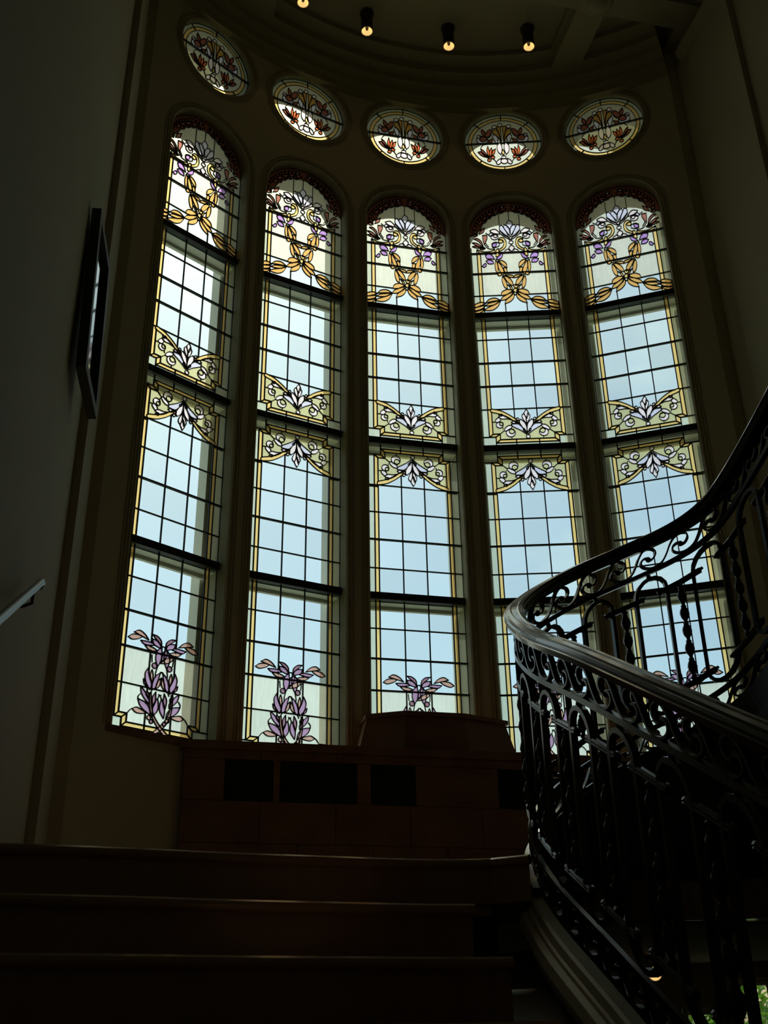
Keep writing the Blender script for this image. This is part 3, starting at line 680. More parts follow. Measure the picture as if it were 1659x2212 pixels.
yin_o = lambda u: yin(u) + OC_IN
yout_o = lambda u: yout(u) + OC_IN
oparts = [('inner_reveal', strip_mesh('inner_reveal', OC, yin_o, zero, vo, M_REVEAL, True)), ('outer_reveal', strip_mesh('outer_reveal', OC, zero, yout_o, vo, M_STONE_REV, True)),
          ('architrave', me_of(surround(lambda e: oculus_outline(e), vo, True, OC_IN), 'architrave', M_MOULD, True)),
          ('saddle_bar', me_of(MB().sweep([(-RO_C, -0.014, VO - vo), (RO_C, -0.014, VO - vo)], circ(0.006, 8), (0, 1, 0)), 'saddle_bar', M_BAR))]

def put(parent, items):
    r = None
    for nm, me in items: r = link(bpy.data.objects.new(nm, me), parent)
    return r
where = ['arched stained glass window at far left, whole foot wreath and sill in view',
         'arched stained glass window, second from left, foot wreath above the marble ledge',
         'middle arched stained glass window with the marble block before its foot',
         'arched stained glass window, second from right, foot behind the handrail bend',
         'arched stained glass window at far right, behind the upper stair railing']
owhere = ['leftmost and highest in the picture', 'second from the left', 'middle one of the five', 'second from the right', 'rightmost']
for i, th in enumerate(THS):
    w_ = empty('window_%d' % (i + 1), (R * math.sin(th), R * math.cos(th), EYE + V0), -th)
    tag(w_, where[i], 'window', 'tall arched stained glass windows', 'structure')
    put(w_, tall_meshes + parts + [('leading', lead_me)])
    if tall_small: put(w_, [('small_panes', tall_small)])['kind'] = 'stuff'
for i, th in enumerate(THS):
    w_ = empty('window_%d' % (i + 6), ((R - OC_IN) * math.sin(th), (R - OC_IN) * math.cos(th), EYE + vo), -th)
    tag(w_, 'round stained glass window near the ceiling, ' + owhere[i], 'window', 'round stained glass windows', 'structure')
    put(w_, oc_meshes + oparts + [('leading', lead_o_me)])
    if oc_small: put(w_, [('small_panes', oc_small)])['kind'] = 'stuff'

# ------------------------------------------------------------------ room shell
ZF, ZC = Z_FLOOR + EYE, Z_CEIL + EYE
XW = 2.57
o = MB().box(-2.9, 2.9, -6.8, 4.1, ZF - 0.02, ZF).build('floor', M_FLOOR); tag(o, 'dark floor of the lower hall below the stairs', 'floor', kind='structure')
o = MB().box(-60, 60, -60, 60, -0.25, -0.06).build('ground', mat('pale_bounce_ground', (0.58, 0.55, 0.45), 0.95, noise=(0.4, 0.2, (0.42, 0.44, 0.30)))); tag(o, 'unseen ground outside the building, kept pale to bounce light onto the window frames', 'ground', kind='structure')  # unseen ground, added and kept pale so light bounces up to the frames
wl = MB().box(-XW - 0.3, -XW, -6.8, 2.74, ZF, ZC).build('wall_left', M_WALL_SIDE); tag(wl, 'dim plaster wall along the left side of the stairs', 'wall', kind='structure')
wr = MB().box(XW, XW + 0.3, -6.8, 2.74, ZF, ZC).build('wall_right', M_WALL_SIDE); tag(wr, 'dim plaster wall at the right edge behind the upper railing', 'wall', kind='structure')
o = MB().box(-2.9, 2.9, -6.8, -6.5, ZF, ZC).build('wall_back', M_WALL_SIDE); tag(o, 'wall behind the viewer closing the stair hall', 'wall', kind='structure')
for s, par in ((-1, wl), (1, wr)):
    a, b = sorted((s * 2.462, s * 3.2)); MB().box(a, b, 2.735, 3.4, ZF, ZC).build('pier', M_WALL, par)
    a, b = sorted((s * XW, s * (XW - 0.05)))
    MB().box(a, b, 1.75, 2.45, ZF, ZC - 0.5).build('pilaster', M_WALL_SIDE, par)
    a, b = sorted((s * XW, s * (XW - 0.09)))
    MB().box(a, b, 1.68, 2.52, ZC - 0.5, ZC - 0.38).box(a, b, 1.62, 2.58, ZC - 0.38, ZC - 0.3).build('pilaster_cap', M_WALL_SIDE, par)
ce = MB().box(-3.2, 3.2, -6.8, 4.2, ZC, ZC + 0.2).build('ceiling', M_CEIL); tag(ce, 'olive plaster ceiling with crossing beams above the apse', 'ceiling', kind='structure')
# cornice stepping round the apse
prof = [(RW, 8.50), (RW - 0.05, 8.52), (RW - 0.06, 8.58), (RW - 0.10, 8.60), (RW - 0.10, 8.66), (RW - 0.17, 8.70), (RW - 0.18, 8.76), (RW - 0.25, 8.80), (RW - 0.26, 8.87), (RW - 0.38, 8.90), (RW - 0.39, 8.95)]
v = []; f = []; n = 48
for k in range(n + 1):
    a = -TH_END + 2 * TH_END * k / n
    v += [(r * math.sin(a), r * math.cos(a), z + EYE) for r, z in prof]
m_ = len(prof)
for k in range(n):
    for j in range(m_ - 1): f.append((k * m_ + j, k * m_ + j + 1, (k + 1) * m_ + j + 1, (k + 1) * m_ + j))
o = obj('trim_1', v, f, M_CEIL); tag(o, 'curved plaster cornice above the round windows', 'cornice', kind='structure')
# beams and a boss at their crossing
for s in (-1, 1):
    x = 1.55 * s
    MB().box(x - 0.14, x + 0.14, -6.5, 3.28, ZC - 0.16, ZC).box(x - 0.18, x + 0.18, -6.5, 3.24, ZC - 0.05, ZC).build('ceiling_beam', M_CEIL, ce)
    b = MB().lathe([(0.15, 0), (0.16, -0.02), (0.13, -0.035), (0.11, -0.03), (0.09, -0.05), (0.04, -0.075), (0.01, -0.08)], (x, 2.30, ZC - 0.16), 20).build('ceiling_boss', M_CEIL, ce, True)
MB().box(-XW, XW, 2.16, 2.44, ZC - 0.159, ZC).build('ceiling_beam', M_CEIL, ce)
for s in (-1, 1): MB().box(min(s * XW, s * (XW - .12)), max(s * XW, s * (XW - .12)), -6.5, 2.74, ZC - 0.12, ZC).build('ceiling_beam', M_CEIL, ce)

# ------------------------------------------------------------------ downlights
M_GLOW = mat('lit_brass_reflector', (0.8, 0.55, 0.2), 0.3, metal=0.6, emit=((1.0, 0.62, 0.22), 0.9))
def downlight(x, y, ztop, r, drop, label, watt, aim=None):
    e = empty('downlight', (x, y, ztop))
    MB().lathe([(r * 1.25, 0), (r * 1.25, -0.02), (r * 1.05, -0.025)], n=20).build('ceiling_plate', M_DARK, e, True)
    MB().lathe([(r, -0.02), (r, -drop), (r * 0.9, -drop)], n=20, closed=False).build('housing', M_DARK, e, True)
    MB().lathe([(r * 0.97, -drop - 0.002), (r * 0.8, -drop + 0.25 * r), (r * 0.45, -drop + 0.7 * r), (r * 0.3, -drop + 0.8 * r)], n=20, closed=False).build('reflector', M_GLOW, e, True)
    MB().lathe([(r * 0.24, -drop + 0.78 * r), (r * 0.22, -drop + 0.35 * r), (r * 0.02, -drop + 0.30 * r)], n=16, closed=False).build('bulb_cap', M_DARK, e, True)
    if aim is not None:                                  # a swivelling head: turned on a short arm below its plate
        q_ = Vector((0, 0, -1)).rotation_difference((Vector(aim) - Vector((x, y, ztop - 0.10))).normalized()).to_matrix().to_4x4()
        for c in e.children:
            if c.name.split('.')[0] != 'ceiling_plate': c.matrix_local = Matrix.Translation((0, 0, -0.10)) @ q_ @ Matrix.Translation((0, 0, drop * 0.5))
        MB().sweep([(0, 0, -0.01), (0, 0, -0.085)], circ(0.008, 8), (1, 0, 0)).build('arm', M_DARK, e)
    tag(e, label, 'lamp', 'black and brass downlights')
    l = bpy.data.lights.new('downlight_beam', 'SPOT'); l.energy = watt; l.spot_size = 1.6; l.color = (1, 0.75, 0.4); l.shadow_soft_size = r * 0.5
    q = bpy.data.objects.new('beam', l); link(q, e); q.location = (0, 0, -drop + 0.2 * r)
for (x, y), nm in zip([(-1.17, 2.84), (-0.52, 3.02), (0.30, 3.02), (1.07, 2.86)], ['cut by the top edge of the picture', 'leftmost of the three whole ones', 'middle of the three whole ones', 'nearest the beam, above the right round windows']):
    downlight(x, y, ZC, 0.055, 0.25, 'small black ceiling downlight with brass reflector, ' + nm, 0.4)
downlight(1.05, 2.46, 0.431 + EYE, 0.040, 0.11, 'small black downlight with glowing brass rim under the landing, seen through the balusters', 0.4, (CAM_X, CAM_Y + 0.6, EYE - 0.2))

# ------------------------------------------------------------------ the railing's course (plan: two straight arms and a rounded end; heights along it)
Y0 = 0.02
ARM = 2.3
def plan():
    P = np.array([(-0.646, -2.4), (-0.646, -0.009), (-0.358, 0.458), (0.538, 0.554), (0.697, 0.038), (0.697, -2.4)])
    for _ in range(4):
        a = .75 * P[:-1] + .25 * P[1:]; b = .25 * P[:-1] + .75 * P[1:]
        P = np.concatenate([[P[0]], np.stack([a, b], 1).reshape(-1, 2)[1:-1], [P[-1]]])
    s = np.concatenate([[0], np.cumsum(np.hypot(*np.diff(P, axis=0).T))])
    g = np.linspace(0, s[-1], 700)
    return np.stack([np.interp(g, s, P[:, 0]), np.interp(g, s, P[:, 1])], 1), g
PXY, PS = plan()
KN = np.concatenate([[0, 1.8], np.linspace(2.1, 3.9, 5), [PS[-1]]])
PZ = np.interp(PS, KN, [0.254, 1.217, 1.345, 1.600, 1.932, 2.162, 2.375, 3.735])
k_ = np.hanning(101); k_ /= k_.sum()
PZ = np.convolve(np.pad(PZ, 50, mode='reflect', reflect_type='odd'), k_, 'valid')
PS = PS - ARM
SM = float(PS[(PXY[:, 0] > 0.3) & (PXY[:, 1] > 0.0)].max())
def rp(s, d=0.0, n=0.0):
    """point of the railing: s along it, d above the handrail's line, n outwards from the well"""
    x = np.interp(s, PS, PXY[:, 0]); y = np.interp(s, PS, PXY[:, 1]); z = np.interp(s, PS, PZ)
    t = rt_dir(s)
    return Vector((x - t[1] * n, y + t[0] * n, z + d + EYE))
def rt_dir(s, h=0.02):
    x0, x1 = np.interp([s - h, s + h], PS, PXY[:, 0]); y0, y1 = np.interp([s - h, s + h], PS, PXY[:, 1])
    L = math.hypot(x1 - x0, y1 - y0) + 1e-9
    return ((x1 - x0) / L, (y1 - y0) / L)
def rn(s):
    t = rt_dir(s); return Vector((-t[1], t[0], 0))
S_A, S_B = -2.2, SM + 1.3
def along(mb, sect, d, n=0.0, a=S_A, b=S_B, step=0.03):
    ss = np.linspace(a, b, max(2, int((b - a) / step)))
    return mb.sweep([rp(s, d, n) for s in ss], sect, [rn(s) for s in ss])
base_s = -1.2
rail = empty('stair_railing', rp(0, -1.0))
def rbuild(mb, name, m, parent=rail, smooth=False):
    o = mb.build(name, m, parent, smooth)
    o.matrix_parent_inverse = parent.matrix_world.inverted() if parent is not rail else Matrix.Translation(-rail.location)
    return o
tag(rail, 'black wrought iron stair railing with scrolls, beaded balusters and polished handrail', 'railing')
HR = [(-.050, -.012), (-.040, -.034), (.040, -.034), (.050, -.012), (.042, -.004), (.051, .003), (.047, .013), (.036, .016), (.037, .022), (.020, .028), (.012, .025), (-.012, .025), (-.020, .028), (-.037, .022), (-.036, .016), (-.047, .013), (-.051, .003), (-.042, -.004)]
rbuild(along(MB(), [(a * .92, b * .95) for a, b in HR], 0.0, step=0.02), 'handrail', M_RAIL)
for nm, d, sec in (('frieze_bar', -0.165, rect(0.013, 0.010)), ('lower_bar', -0.905, rect(0.009, 0.011)), ('foot_bar', -1.002, rect(0.010, 0.009)), ('collar_bar', -0.036, rect(0.020, 0.006))):
    rbuild(along(MB(), sec, d), nm, M_IRON)

def iron_path(pts2, s0, sec, closed=False, nn=0.0):
    """bar bent in the plane of the railing: pts2 are (along, up)"""
    P = [rp(s0 + a, d, nn) for a, d in pts2]
    N = [rn(s0 + a) for a, d in pts2]
    if closed: P = P + [P[0], P[1]]; N = N + [N[0], N[1]]
    return MB().sweep(P, sec, N, caps=not closed)
PITCH_S = 0.300
OCT = [(-.013, -.006), (-.009, -.0125), (.009, -.0125), (.013, -.006), (.0105, -.001), (.013, .004), (.008, .012), (-.008, .012), (-.013, .004), (-.0105, -.001)]
def stadium(h, top, bot, n=8):
    p = [(h * math.cos(PI * k / n), top - h + h * math.sin(PI * k / n)) for k in range(n + 1)]
    p += [(-h, top - h + (bot + 2 * h - top) * k / 4) for k in range(1, 4)]
    p += [(-h * math.cos(PI * k / n), bot + h - h * math.sin(PI * k / n)) for k in range(n + 1)]
    p += [(h, bot + h + (top - bot - 2 * h) * k / 4) for k in range(1, 4)]
    return p
# spiral scroll of the friezes: from one eye, under, up and over the next eye
def scroll_pts(hh, per):
    sp = [(0.000, 0.05), (-0.10, 0.20), (-0.22, 0.10), (-0.25, -0.22), (-0.14, -0.62), (0.10, -0.92), (0.38, -0.80), (0.56, -0.25), (0.68, 0.35), (0.84, 0.86), (1.02, 0.95), (1.19, 0.66), (1.23, 0.22), (1.13, -0.12), (1.00, -0.10)]
    return catmull([(x * per, y * hh) for x, y in sp], 3)
SC1, SC2 = scroll_pts(0.058, 0.170), scroll_pts(0.044, 0.150)
s = S_A + 0.05
while s < S_B - 0.25:
    mb = iron_path([(a, b - 0.099) for a, b in SC1], s, rect(0.011, 0.0042))
    mb.ball(rp(s, -0.099), 0.0145, 8)
    rbuild(mb, 'frieze_scroll', M_IRON, smooth=False)
    s += 0.170
s = S_A + 0.05
while s < S_B - 0.25:
    mb = iron_path([(a, b - 0.955) for a, b in SC2], s, rect(0.010, 0.004)); mb.ball(rp(s, -0.955), 0.012, 8)
    rbuild(mb, 'foot_scroll', M_IRON)
    s += 0.150
BUD = [(0.006, 0.0), (0.009, 0.006), (0.016, 0.014), (0.023, 0.028), (0.025, 0.040), (0.021, 0.052), (0.024, 0.060), (0.017, 0.062), (0.010, 0.056)]
def bud(mb, c, sg=1, k=1.0):
    mb.lathe([(r * k, sg * z * k) for r, z in BUD], c, 8)
    for q in range(5):
        a = 2 * PI * q / 5
        x, y = math.cos(a), math.sin(a)
        tip = (c[0] + x * 0.026 * k, c[1] + y * 0.026 * k, c[2] + sg * 0.074 * k)
        b1 = [(c[0] + (x * 0.022 - y * w_ ) * k, c[1] + (y * 0.022 + x * w_) * k, c[2] + sg * 0.045 * k) for w_ in (-0.011, 0.011)]
        b2 = (c[0] + x * 0.010 * k, c[1] + y * 0.010 * k, c[2] + sg * 0.050 * k)
        mb.add([tip] + b1 + [b2], [(0, 1, 2), (0, 2, 3), (0, 3, 1), (1, 3, 2)])
    return mb
n_loops = int((S_B - S_A - 0.3) / PITCH_S)
for i in range(n_loops):
    s0 = S_A + 0.14 + i * PITCH_S
    mb = iron_path(stadium(0.082, -0.200, -0.865), s0, rect(0.012, 0.0085), True)
    mb.ball(rp(s0, -0.186), 0.012, 8)
    rbuild(mb, 'loop', M_IRON)
    sb = s0 + PITCH_S / 2
    for d in (-0.290, -0.795):
        mb = iron_path([(-0.108, d - 0.004), (-0.100, d), (0, d), (0.100, d), (0.108, d - 0.004)], sb, OCT)
        mb.add(*(lambda m_: (m_.v, m_.f))(iron_path([(-0.118, d + .004), (-0.104, d)], sb, rect(0.006, 0.005)))).add(*(lambda m_: (m_.v, m_.f))(iron_path([(0.104, d), (0.118, d + .004)], sb, rect(0.006, 0.005))))
        rbuild(mb, 'crossbar', M_IRON)
    top, bot = rp(sb, -0.302), rp(sb, -0.783)
    prof = [(0.010, 0.0), (0.015, 0.006), (0.015, 0.012), (0.009, 0.018)]
    L = top.z - bot.z; nb = 5; hb = (L - 0.036) / nb
    for k in range(nb):
        z = 0.018 + k * hb
        prof += [(0.009, z + 0.10 * hb), (0.018, z + 0.26 * hb), (0.0235, z + 0.48 * hb), (0.020, z + 0.70 * hb), (0.012, z + 0.86 * hb), (0.0145, z + 0.93 * hb), (0.009, z + 0.985 * hb)]
    prof += [(0.015, L - 0.012), (0.015, L - 0.006), (0.010, L)]
    mb = MB().lathe(prof, bot, 10)
    ba = rbuild(mb, 'baluster', M_IRON, smooth=True)
    for c, sg, k in ((rp(sb, -0.279), 1, 1.15), (rp(sb, -0.806), -1, 0.95)):
        o = bud(MB(), c, sg, k).build('bud_finial', M_IRON, ba)
        o.matrix_parent_inverse = Matrix.Translation(-rail.location)

# ------------------------------------------------------------------ moulded string below the railing
ST = [(-.050, -1.050), (.028, -1.050), (.038, -1.058), (.042, -1.086), (.052, -1.090), (.055, -1.101), (.074, -1.112), (.082, -1.146), (.074, -1.172), (.060, -1.178), (.064, -1.190), (.056, -1.207), (.040, -1.214), (-.050, -1.214)]
S_T = 0.10
ss = np.linspace(S_A, S_T, 90)
P = [rp(s, -1.13) for s in ss]; N = [rn(s) for s in ss]
string = MB().sweep(P, [(a, b + 1.13) for a, b in ST], N).build('stair_string', M_STRING, None, False)
tag(string, 'moulded olive painted string carrying the iron railing beside the steps', 'stair string', kind='structure')
MB().sweep([rp(s, -1.26) for s in ss], [(-.04, -.05), (.27, -.05), (.27, .0), (-.04, .04)], N).build('string_gutter', M_DARK, string)
s2_ = np.linspace(S_T, S_B, 110)
MB().sweep([rp(s, -1.09) for s in s2_], rect(.03, .07), [rn(s) for s in s2_]).build('upper_string', M_DARK, string)
ss = np.linspace(S_A, S_B, 150)
fas = MB()
for k in range(len(ss) - 1): 
    a, b = ss[k], ss[k + 1]
    lo = lambda q: -1.39
    fas.add([rp(a, -1.165, -.05), rp(b, -1.165, -.05), rp(b, lo(b), -.05), rp(a, lo(a), -.05), rp(a, -1.165, .0), rp(b, -1.165, .0), rp(b, lo(b), .0), rp(a, lo(a), .0)],
            [(0, 1, 2, 3), (7, 6, 5, 4), (3, 2, 6, 7), (0, 4, 5, 1)])
fas.build('fascia', M_DARK, string)

# ------------------------------------------------------------------ lower flight, landing, upper flight
EDGE = [(-2.57, -0.175), (-2.04, -0.12), (-1.70, -0.06), (-1.39, -0.03), (-1.07, 0.0), (-0.86, -0.015), (-0.742, -0.05)]
EDGE = catmull(EDGE, 4)
flight = empty('stair_flight', (-1.65, -3.9, ZF)); tag(flight, 'dark polished stone steps rising to the landing under the windows', 'staircase', kind='structure')
def part(mb, name, m, par, smooth=False):
    o = mb.build(name, m, par, smooth); o.matrix_parent_inverse = Matrix.Translation(-par.location); return o
heights = [0.60, 0.41, 0.22, 0.038]; fronts = [0.09, -0.22, -0.58, -0.93]
while heights[-1] > -1.50: heights.append(heights[-1] - 0.187); fronts.append(fronts[-1] - 0.33)
for k, (z, y) in enumerate(zip(heights, fronts)):
    if k == 0: continue
    z += EYE; yb = fronts[k - 1] + 0.10
    fr = [(x, y + e) for x, e in EDGE if x < -0.905] + [(-0.900, y - 0.010)]
    mb = MB().prism(fr + [(fr[-1][0], yb), (EDGE[0][0], yb - 0.02)], z - 0.036, z)
    part(mb.sweep([(x, yy + 0.002, z - 0.018) for x, yy in fr], circ(0.018, 10), (0, 1, 0)), 'tread', M_STEP, flight)
    fr2 = [(x, yy + 0.03) for x, yy in fr]
    part(MB().prism(fr2 + [(fr2[-1][0], yb), (EDGE[0][0], yb)], max(ZF, z - 0.19), z - 0.036), 'riser', M_STEP, flight)
# landing
M_SOFFIT = mat('soffit_plaster', (0.30, 0.31, 0.26), 0.95)
land = empty('landing', (0, 1.6, EYE + 0.44)); tag(land, 'flat dark landing in the apse below the windows', 'landing', kind='structure')
fr = [(x, fronts[0] + e) for x, e in EDGE if x < -0.72]
turn = [tuple(rp(q, 0, 0.045)[:2]) for q in np.linspace(0.03, SM - 0.03, 24)]
arc = [(RW * math.sin(a), RW * math.cos(a)) for a in np.linspace(TH_END, -TH_END, 30)]
part(MB().prism(fr + turn + [(XW, Y0), (XW, 2.72)] + arc + [(-XW, 2.72)], EYE + LAND - 0.16, EYE + LAND), 'slab', M_STEP, land)
part(MB().prism([(-0.6, 0.62), (0.75, 0.62), (0.75, 0.06), (XW, 0.06), (XW, 2.72)] + arc[:-6], EYE + LAND - 0.168, EYE + LAND - 0.161), 'soffit', M_SOFFIT, land)
part(MB().sweep([(x, y + 0.002 - 0.012, EYE + LAND - 0.018) for x, y in fr + turn[:1]], circ(0.018, 10), (0, 1, 0)), 'nosing', M_STEP, land)
part(MB().prism([(x, y + 0.02) for x, y in fr] + [(-0.74, 0.4), (-XW, 0.4)], EYE + 0.40, EYE + LAND - 0.03), 'riser', M_STEP, land)
part(MB().prism([(-XW, 0.13), (-0.70, 0.13), (-0.70, 0.25), (-XW, 0.25)], ZF, EYE + 0.44), 'under_wall', M_DARK, land)
# upper flight: winders round the well, then straight steps back along the right wall
up_f = empty('stair_flight', (1.6, 0.2, EYE + LAND)); tag(up_f, 'upper flight winding up to the right behind the iron railing', 'staircase', kind='structure')
ris = []
for k in range(1, 11):
    s_ = 0.68 + 0.375 * (k - 1)
    ang = math.radians([24, 46, 68, 84][k - 1] if k <= 4 else 90)
    p = rp(s_, 0, 0.02); d = Vector((math.sin(ang), math.cos(ang), 0)); t = 0.0
    q = p.copy()
    while t < 4.5 and q.x < XW - 0.005 and math.hypot(q.x, max(q.y, 0)) < 3.10: t += 0.01; q = p + d * t
    ris.append((s_, (p.x, p.y), (q.x, q.y)))
for k in range(len(ris) - 1):
    s1, a, b = ris[k]; s2, c, d = ris[k + 1]; z = LAND + 0.187 * (k + 1) + EYE
    poly = [a, b, d, c]; zl = EYE + LAND - 0.01 if k < 4 else 0
    lo = [max(zl, z - 0.33), max(zl, z - 0.33), max(zl, z - 0.16), max(zl, z - 0.16)]
    mid = [tuple(rp(s1 + (s2 - s1) * q / 3, 0, 0.02)[:2]) for q in (2, 1)]
    poly = poly[:3] + [c] + mid; lo = lo + [lo[3] - (lo[3] - lo[0]) * q / 3 for q in (1, 2)]
    part(MB().prism(poly, lo, z), 'step', M_DARK, up_f)  # near-black colour puts the shade on this flight into its steps

# ------------------------------------------------------------------ marble casing under the windows
cab = empty('radiator_casing', (0, 3.3, EYE + LAND)); tag(cab, 'brown marble casing with black grilles below the windows', 'casing')
YF = 3.15
back = lambda x: math.sqrt(RW * RW - x * x) - 0.004
xs = np.linspace(1.77, -1.77, 26)
part(MB().prism([(-1.77, YF + 0.03), (1.77, YF + 0.03)] + [(x, back(x)) for x in xs], EYE + LAND, EYE + 1.735), 'core', M_DARK, cab)
part(MB().prism([(-1.80, YF - 0.025), (1.80, YF - 0.025)] + [(x, back(x)) for x in np.linspace(1.80, -1.80, 26)], EYE + 1.735, EYE + 1.790), 'ledge', M_MARBLE, cab)
gr = [(-1.50, -1.18), (-1.135, -0.615), (-0.52, -0.21), (0.38, 0.70), (0.76, 1.18), (1.24, 1.52)]
zg0, zg1 = EYE + 1.405, EYE + 1.675
def slab(x0, x1, z0, z1, yf=YF): part(MB().box(x0 + .002, x1 - .002, yf, YF + 0.032, z0 + .002, z1 - .002), 'marble_slab', M_MARBLE, cab)
cur = -1.77
for a, b in gr:
    if a - cur > 0.02: slab(cur, a, zg0, zg1)
    part(MB().box(a, b, YF + 0.012, YF + 0.031, zg0, zg1), 'grille', M_GRILLE, cab)
    for q in range(1, int((b - a) / 0.02)): part_x = a + q * 0.02
    mb = MB()
    for q in range(1, int((zg1 - zg0) / 0.03)): mb.box(a + .01, b - .01, YF + 0.004, YF + 0.014, zg0 + q * 0.03 - 0.003, zg0 + q * 0.03 + 0.003)
    part(mb, 'grille_bars', M_GRILLE, cab)
    cur = b
slab(cur, 1.77, zg0, zg1)
for x0, x1 in zip(np.linspace(-1.77, 1.77, 8)[:-1], np.linspace(-1.77, 1.77, 8)[1:]): slab(x0, x1, zg1, EYE + 1.735)
rows_z = [EYE + LAND, EYE + 0.87, EYE + 1.14, zg0]
for r_, (z0, z1) in enumerate(zip(rows_z, rows_z[1:])):
    ed = list(np.linspace(-1.77, 1.77, 8)) if r_ % 2 == 0 else [-1.77] + list(np.linspace(-1.77, 1.77, 8)[:-1] + 0.253) + [1.77]
    for x0, x1 in zip(ed, ed[1:]): slab(x0, x1, z0, z1)
blk = empty('marble_block', (0.04, 3.45, EYE + 1.79)); tag(blk, 'raised faceted marble block on the casing before the middle window', 'block')
lowp = [(-0.56, 3.40), (-0.27, 3.235), (0.22, 3.235), (0.64, 3.40), (0.64, back(.64)), (0.30, back(.3)), (0, back(0)), (-.3, back(.3)), (-0.56, back(.56))]
hip = [(-0.485, 3.43), (-0.23, 3.29), (0.20, 3.29), (0.56, 3.43), (0.56, back(.56)), (0.28, back(.28)), (0, back(0)), (-.26, back(.26)), (-0.485, back(.485))]
n = len(lowp)
v = [(x, y, EYE + 1.7905) for x, y in lowp] + [(x, y, EYE + 2.065) for x, y in hip]
part(MB().add(v, [tuple(reversed(range(n))), tuple(range(n, 2 * n))] + [(i, (i + 1) % n, n + (i + 1) % n, n + i) for i in range(n)]), 'body', M_MARBLE, blk)
cap = [(x * 1.03, y - 0.02 if y < 3.5 else y) for x, y in hip]
part(MB().prism(cap, EYE + 2.0655, EYE + 2.095), 'cap', M_MARBLE, blk)

# ------------------------------------------------------------------ wall handrail on the left
hr = empty('wall_handrail', (-2.50, -0.2, EYE + 1.4)); tag(hr, 'grey metal handrail on the left wall, its end at the landing', 'handrail')
A = Vector((-2.50, -3.2, EYE + 1.16 - 0.536 * 2.52)); B = Vector((-2.50, 0.28, EYE + 1.675))
part(MB().sweep([A, A.lerp(B, .5), B, B + Vector((0, 0.025, 0.005)), B + Vector((-0.01, 0.04, -0.005))], circ(0.016, 12), (1, 0, 0)), 'rail', mat('grey_metal', (0.20, 0.24, 0.23), 0.35, metal=0.8), hr, True)
for t in (0.12, 0.42, 0.70, 0.94):
    p = A.lerp(B, t)
    part(MB().sweep([p + Vector((0, 0, -0.015)), p + Vector((0, 0, -0.06)), p + Vector((-0.03, 0, -0.075)), p + Vector((-0.07, 0, -0.075))], circ(0.007, 8), (0, 1, 0)), 'bracket', M_DARK, hr)

# ------------------------------------------------------------------ tall wall mirror on the left wall
mr_ = empty('wall_mirror', (-XW + 0.06, 1.0, EYE + 3.03)); mr_.scale = (1, 1, 0.92); mr_.rotation_euler = (0, math.radians(-1.5), math.radians(-5.0))
def frame_box(*a): return MB().box(*a)
for nm, a in (('frame_side', (0, 0.05, -0.25, -0.20, 0, 1.12)), ('frame_side', (0, 0.05, 0.20, 0.25, 0, 1.12)), ('frame_rail', (0, 0.05, -0.199, 0.199, 0, 0.06)), ('frame_rail', (0, 0.05, -0.199, 0.199, 1.06, 1.12)), ('backing', (0, 0.018, -0.2, 0.2, 0.06, 1.06))):
    MB().box(*a).build(nm, M_DARK, mr_)
MB().box(0.019, 0.024, -0.199, 0.199, 0.061, 1.059).build('mirror_glass', mat('dark_mirror_glass', (0.01, 0.01, 0.01), 0.05), mr_)
tag(mr_, 'tall dark framed mirror on the left wall catching window light at its foot', 'mirror')

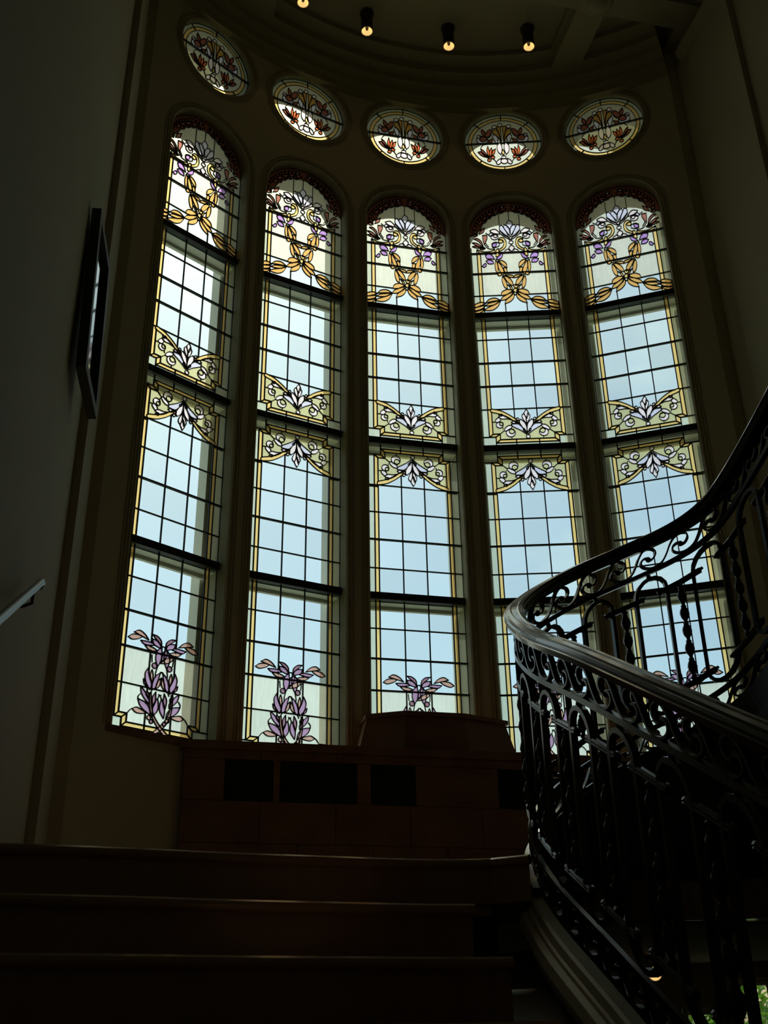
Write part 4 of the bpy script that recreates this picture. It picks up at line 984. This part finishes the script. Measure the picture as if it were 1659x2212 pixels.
# ------------------------------------------------------------------ garden window under the landing and the shrubs outside
gw = empty('window_11', (RW * math.sin(math.radians(31)), RW * math.cos(math.radians(31)), EYE + GW_Z[0])); tag(gw, 'white garden window with greenery, low at the right below the landing', 'window', kind='structure')
M_WHITE = mat('white_frame_paint', (0.75, 0.75, 0.70), 0.5)
M_PANE = glass('garden_glass', (0.9, 0.95, 0.92), 0.0)
for (a, b), tp in zip(GW, GW_TOP):
    mid = (a + b) / 2; hw = RW * math.sin((b - a) / 2)
    M = Matrix.Translation((RW * math.sin(mid), RW * math.cos(mid), EYE + GW_Z[0])) @ Matrix.Rotation(-mid, 4, 'Z')
    H = tp - GW_Z[0]
    mb = MB().box(-hw, -hw + .035, .06, .12, 0, H).box(hw - .035, hw, .06, .12, 0, H).box(-hw, hw, .06, .12, 0, .05).box(-hw, hw, .06, .12, H - .04, H).box(-hw, hw, .07, .11, H * .55, H * .55 + .025)
    for nm, q, m_ in (('sash', mb, M_WHITE), ('pane', MB().box(-hw + .03, hw - .03, .088, .092, .05, H * .55), M_PANE), ('pane', MB().box(-hw + .03, hw - .03, .088, .092, H * .55 + .025, H - .04), M_PANE)):
        o = q.build(nm, m_, gw); o.matrix_parent_inverse = Matrix.Translation(-gw.location) @ M
M_LEAF = mat('shrub_leaf', (0.05, 0.13, 0.015), 0.45, noise=(12, 0.25, (0.11, 0.24, 0.03)))
n_ = M_LEAF.node_tree                    # thin leaves let light through
p_ = n_.nodes['Principled BSDF']; o_ = n_.nodes['Material Output']
t_ = n_.nodes.new('ShaderNodeBsdfTranslucent'); t_.inputs['Color'].default_value = (0.16, 0.38, 0.03, 1)
x_ = n_.nodes.new('ShaderNodeMixShader'); x_.inputs[0].default_value = 0.45
n_.links.new(p_.outputs['BSDF'], x_.inputs[1]); n_.links.new(t_.outputs['BSDF'], x_.inputs[2]); n_.links.new(x_.outputs['Shader'], o_.inputs['Surface'])
for c, rad, nm in (((3.0, 5.3, 1.25), 1.45, 'leafy green shrub outside the right light of the garden window'), ((0.75, 6.6, 1.2), 1.15, 'leafy green shrub outside the left light of the garden window')):
    e = empty('shrub', (c[0], c[1], -0.06)); mb = MB(); rnd = random.Random(int(c[0] * 100))
    for k in range(4500):
        d = Vector((rnd.gauss(0, 1), rnd.gauss(0, 1), rnd.gauss(0, 1))).normalized() * rad * rnd.uniform(0.35, 1.0)
        p = Vector((d.x * 0.8, d.y * 0.6, c[2] + 0.06 + d.z)); L = rnd.uniform(0.07, 0.14)
        t = Vector((rnd.gauss(0, 1), rnd.gauss(0, 1), rnd.gauss(0, 0.6))).normalized(); n_ = t.cross(Vector((rnd.gauss(0, 1), rnd.gauss(0, 1), rnd.gauss(0, 1)))).normalized()
        mb.add([p, p + t * L * .5 + n_ * L * .28, p + t * L, p + t * L * .5 - n_ * L * .28], [(0, 1, 2, 3)])
    o = mb.build('foliage', M_LEAF, e); o['kind'] = 'stuff'
    MB().sweep([(0, 0, 0), (0.03, 0.02, 0.5), (0, 0, 1.0)], circ(0.03, 6), (1, 0, 0)).build('stem', M_DARK, e)
    tag(e, nm, 'shrub', 'shrubs outside the garden window')
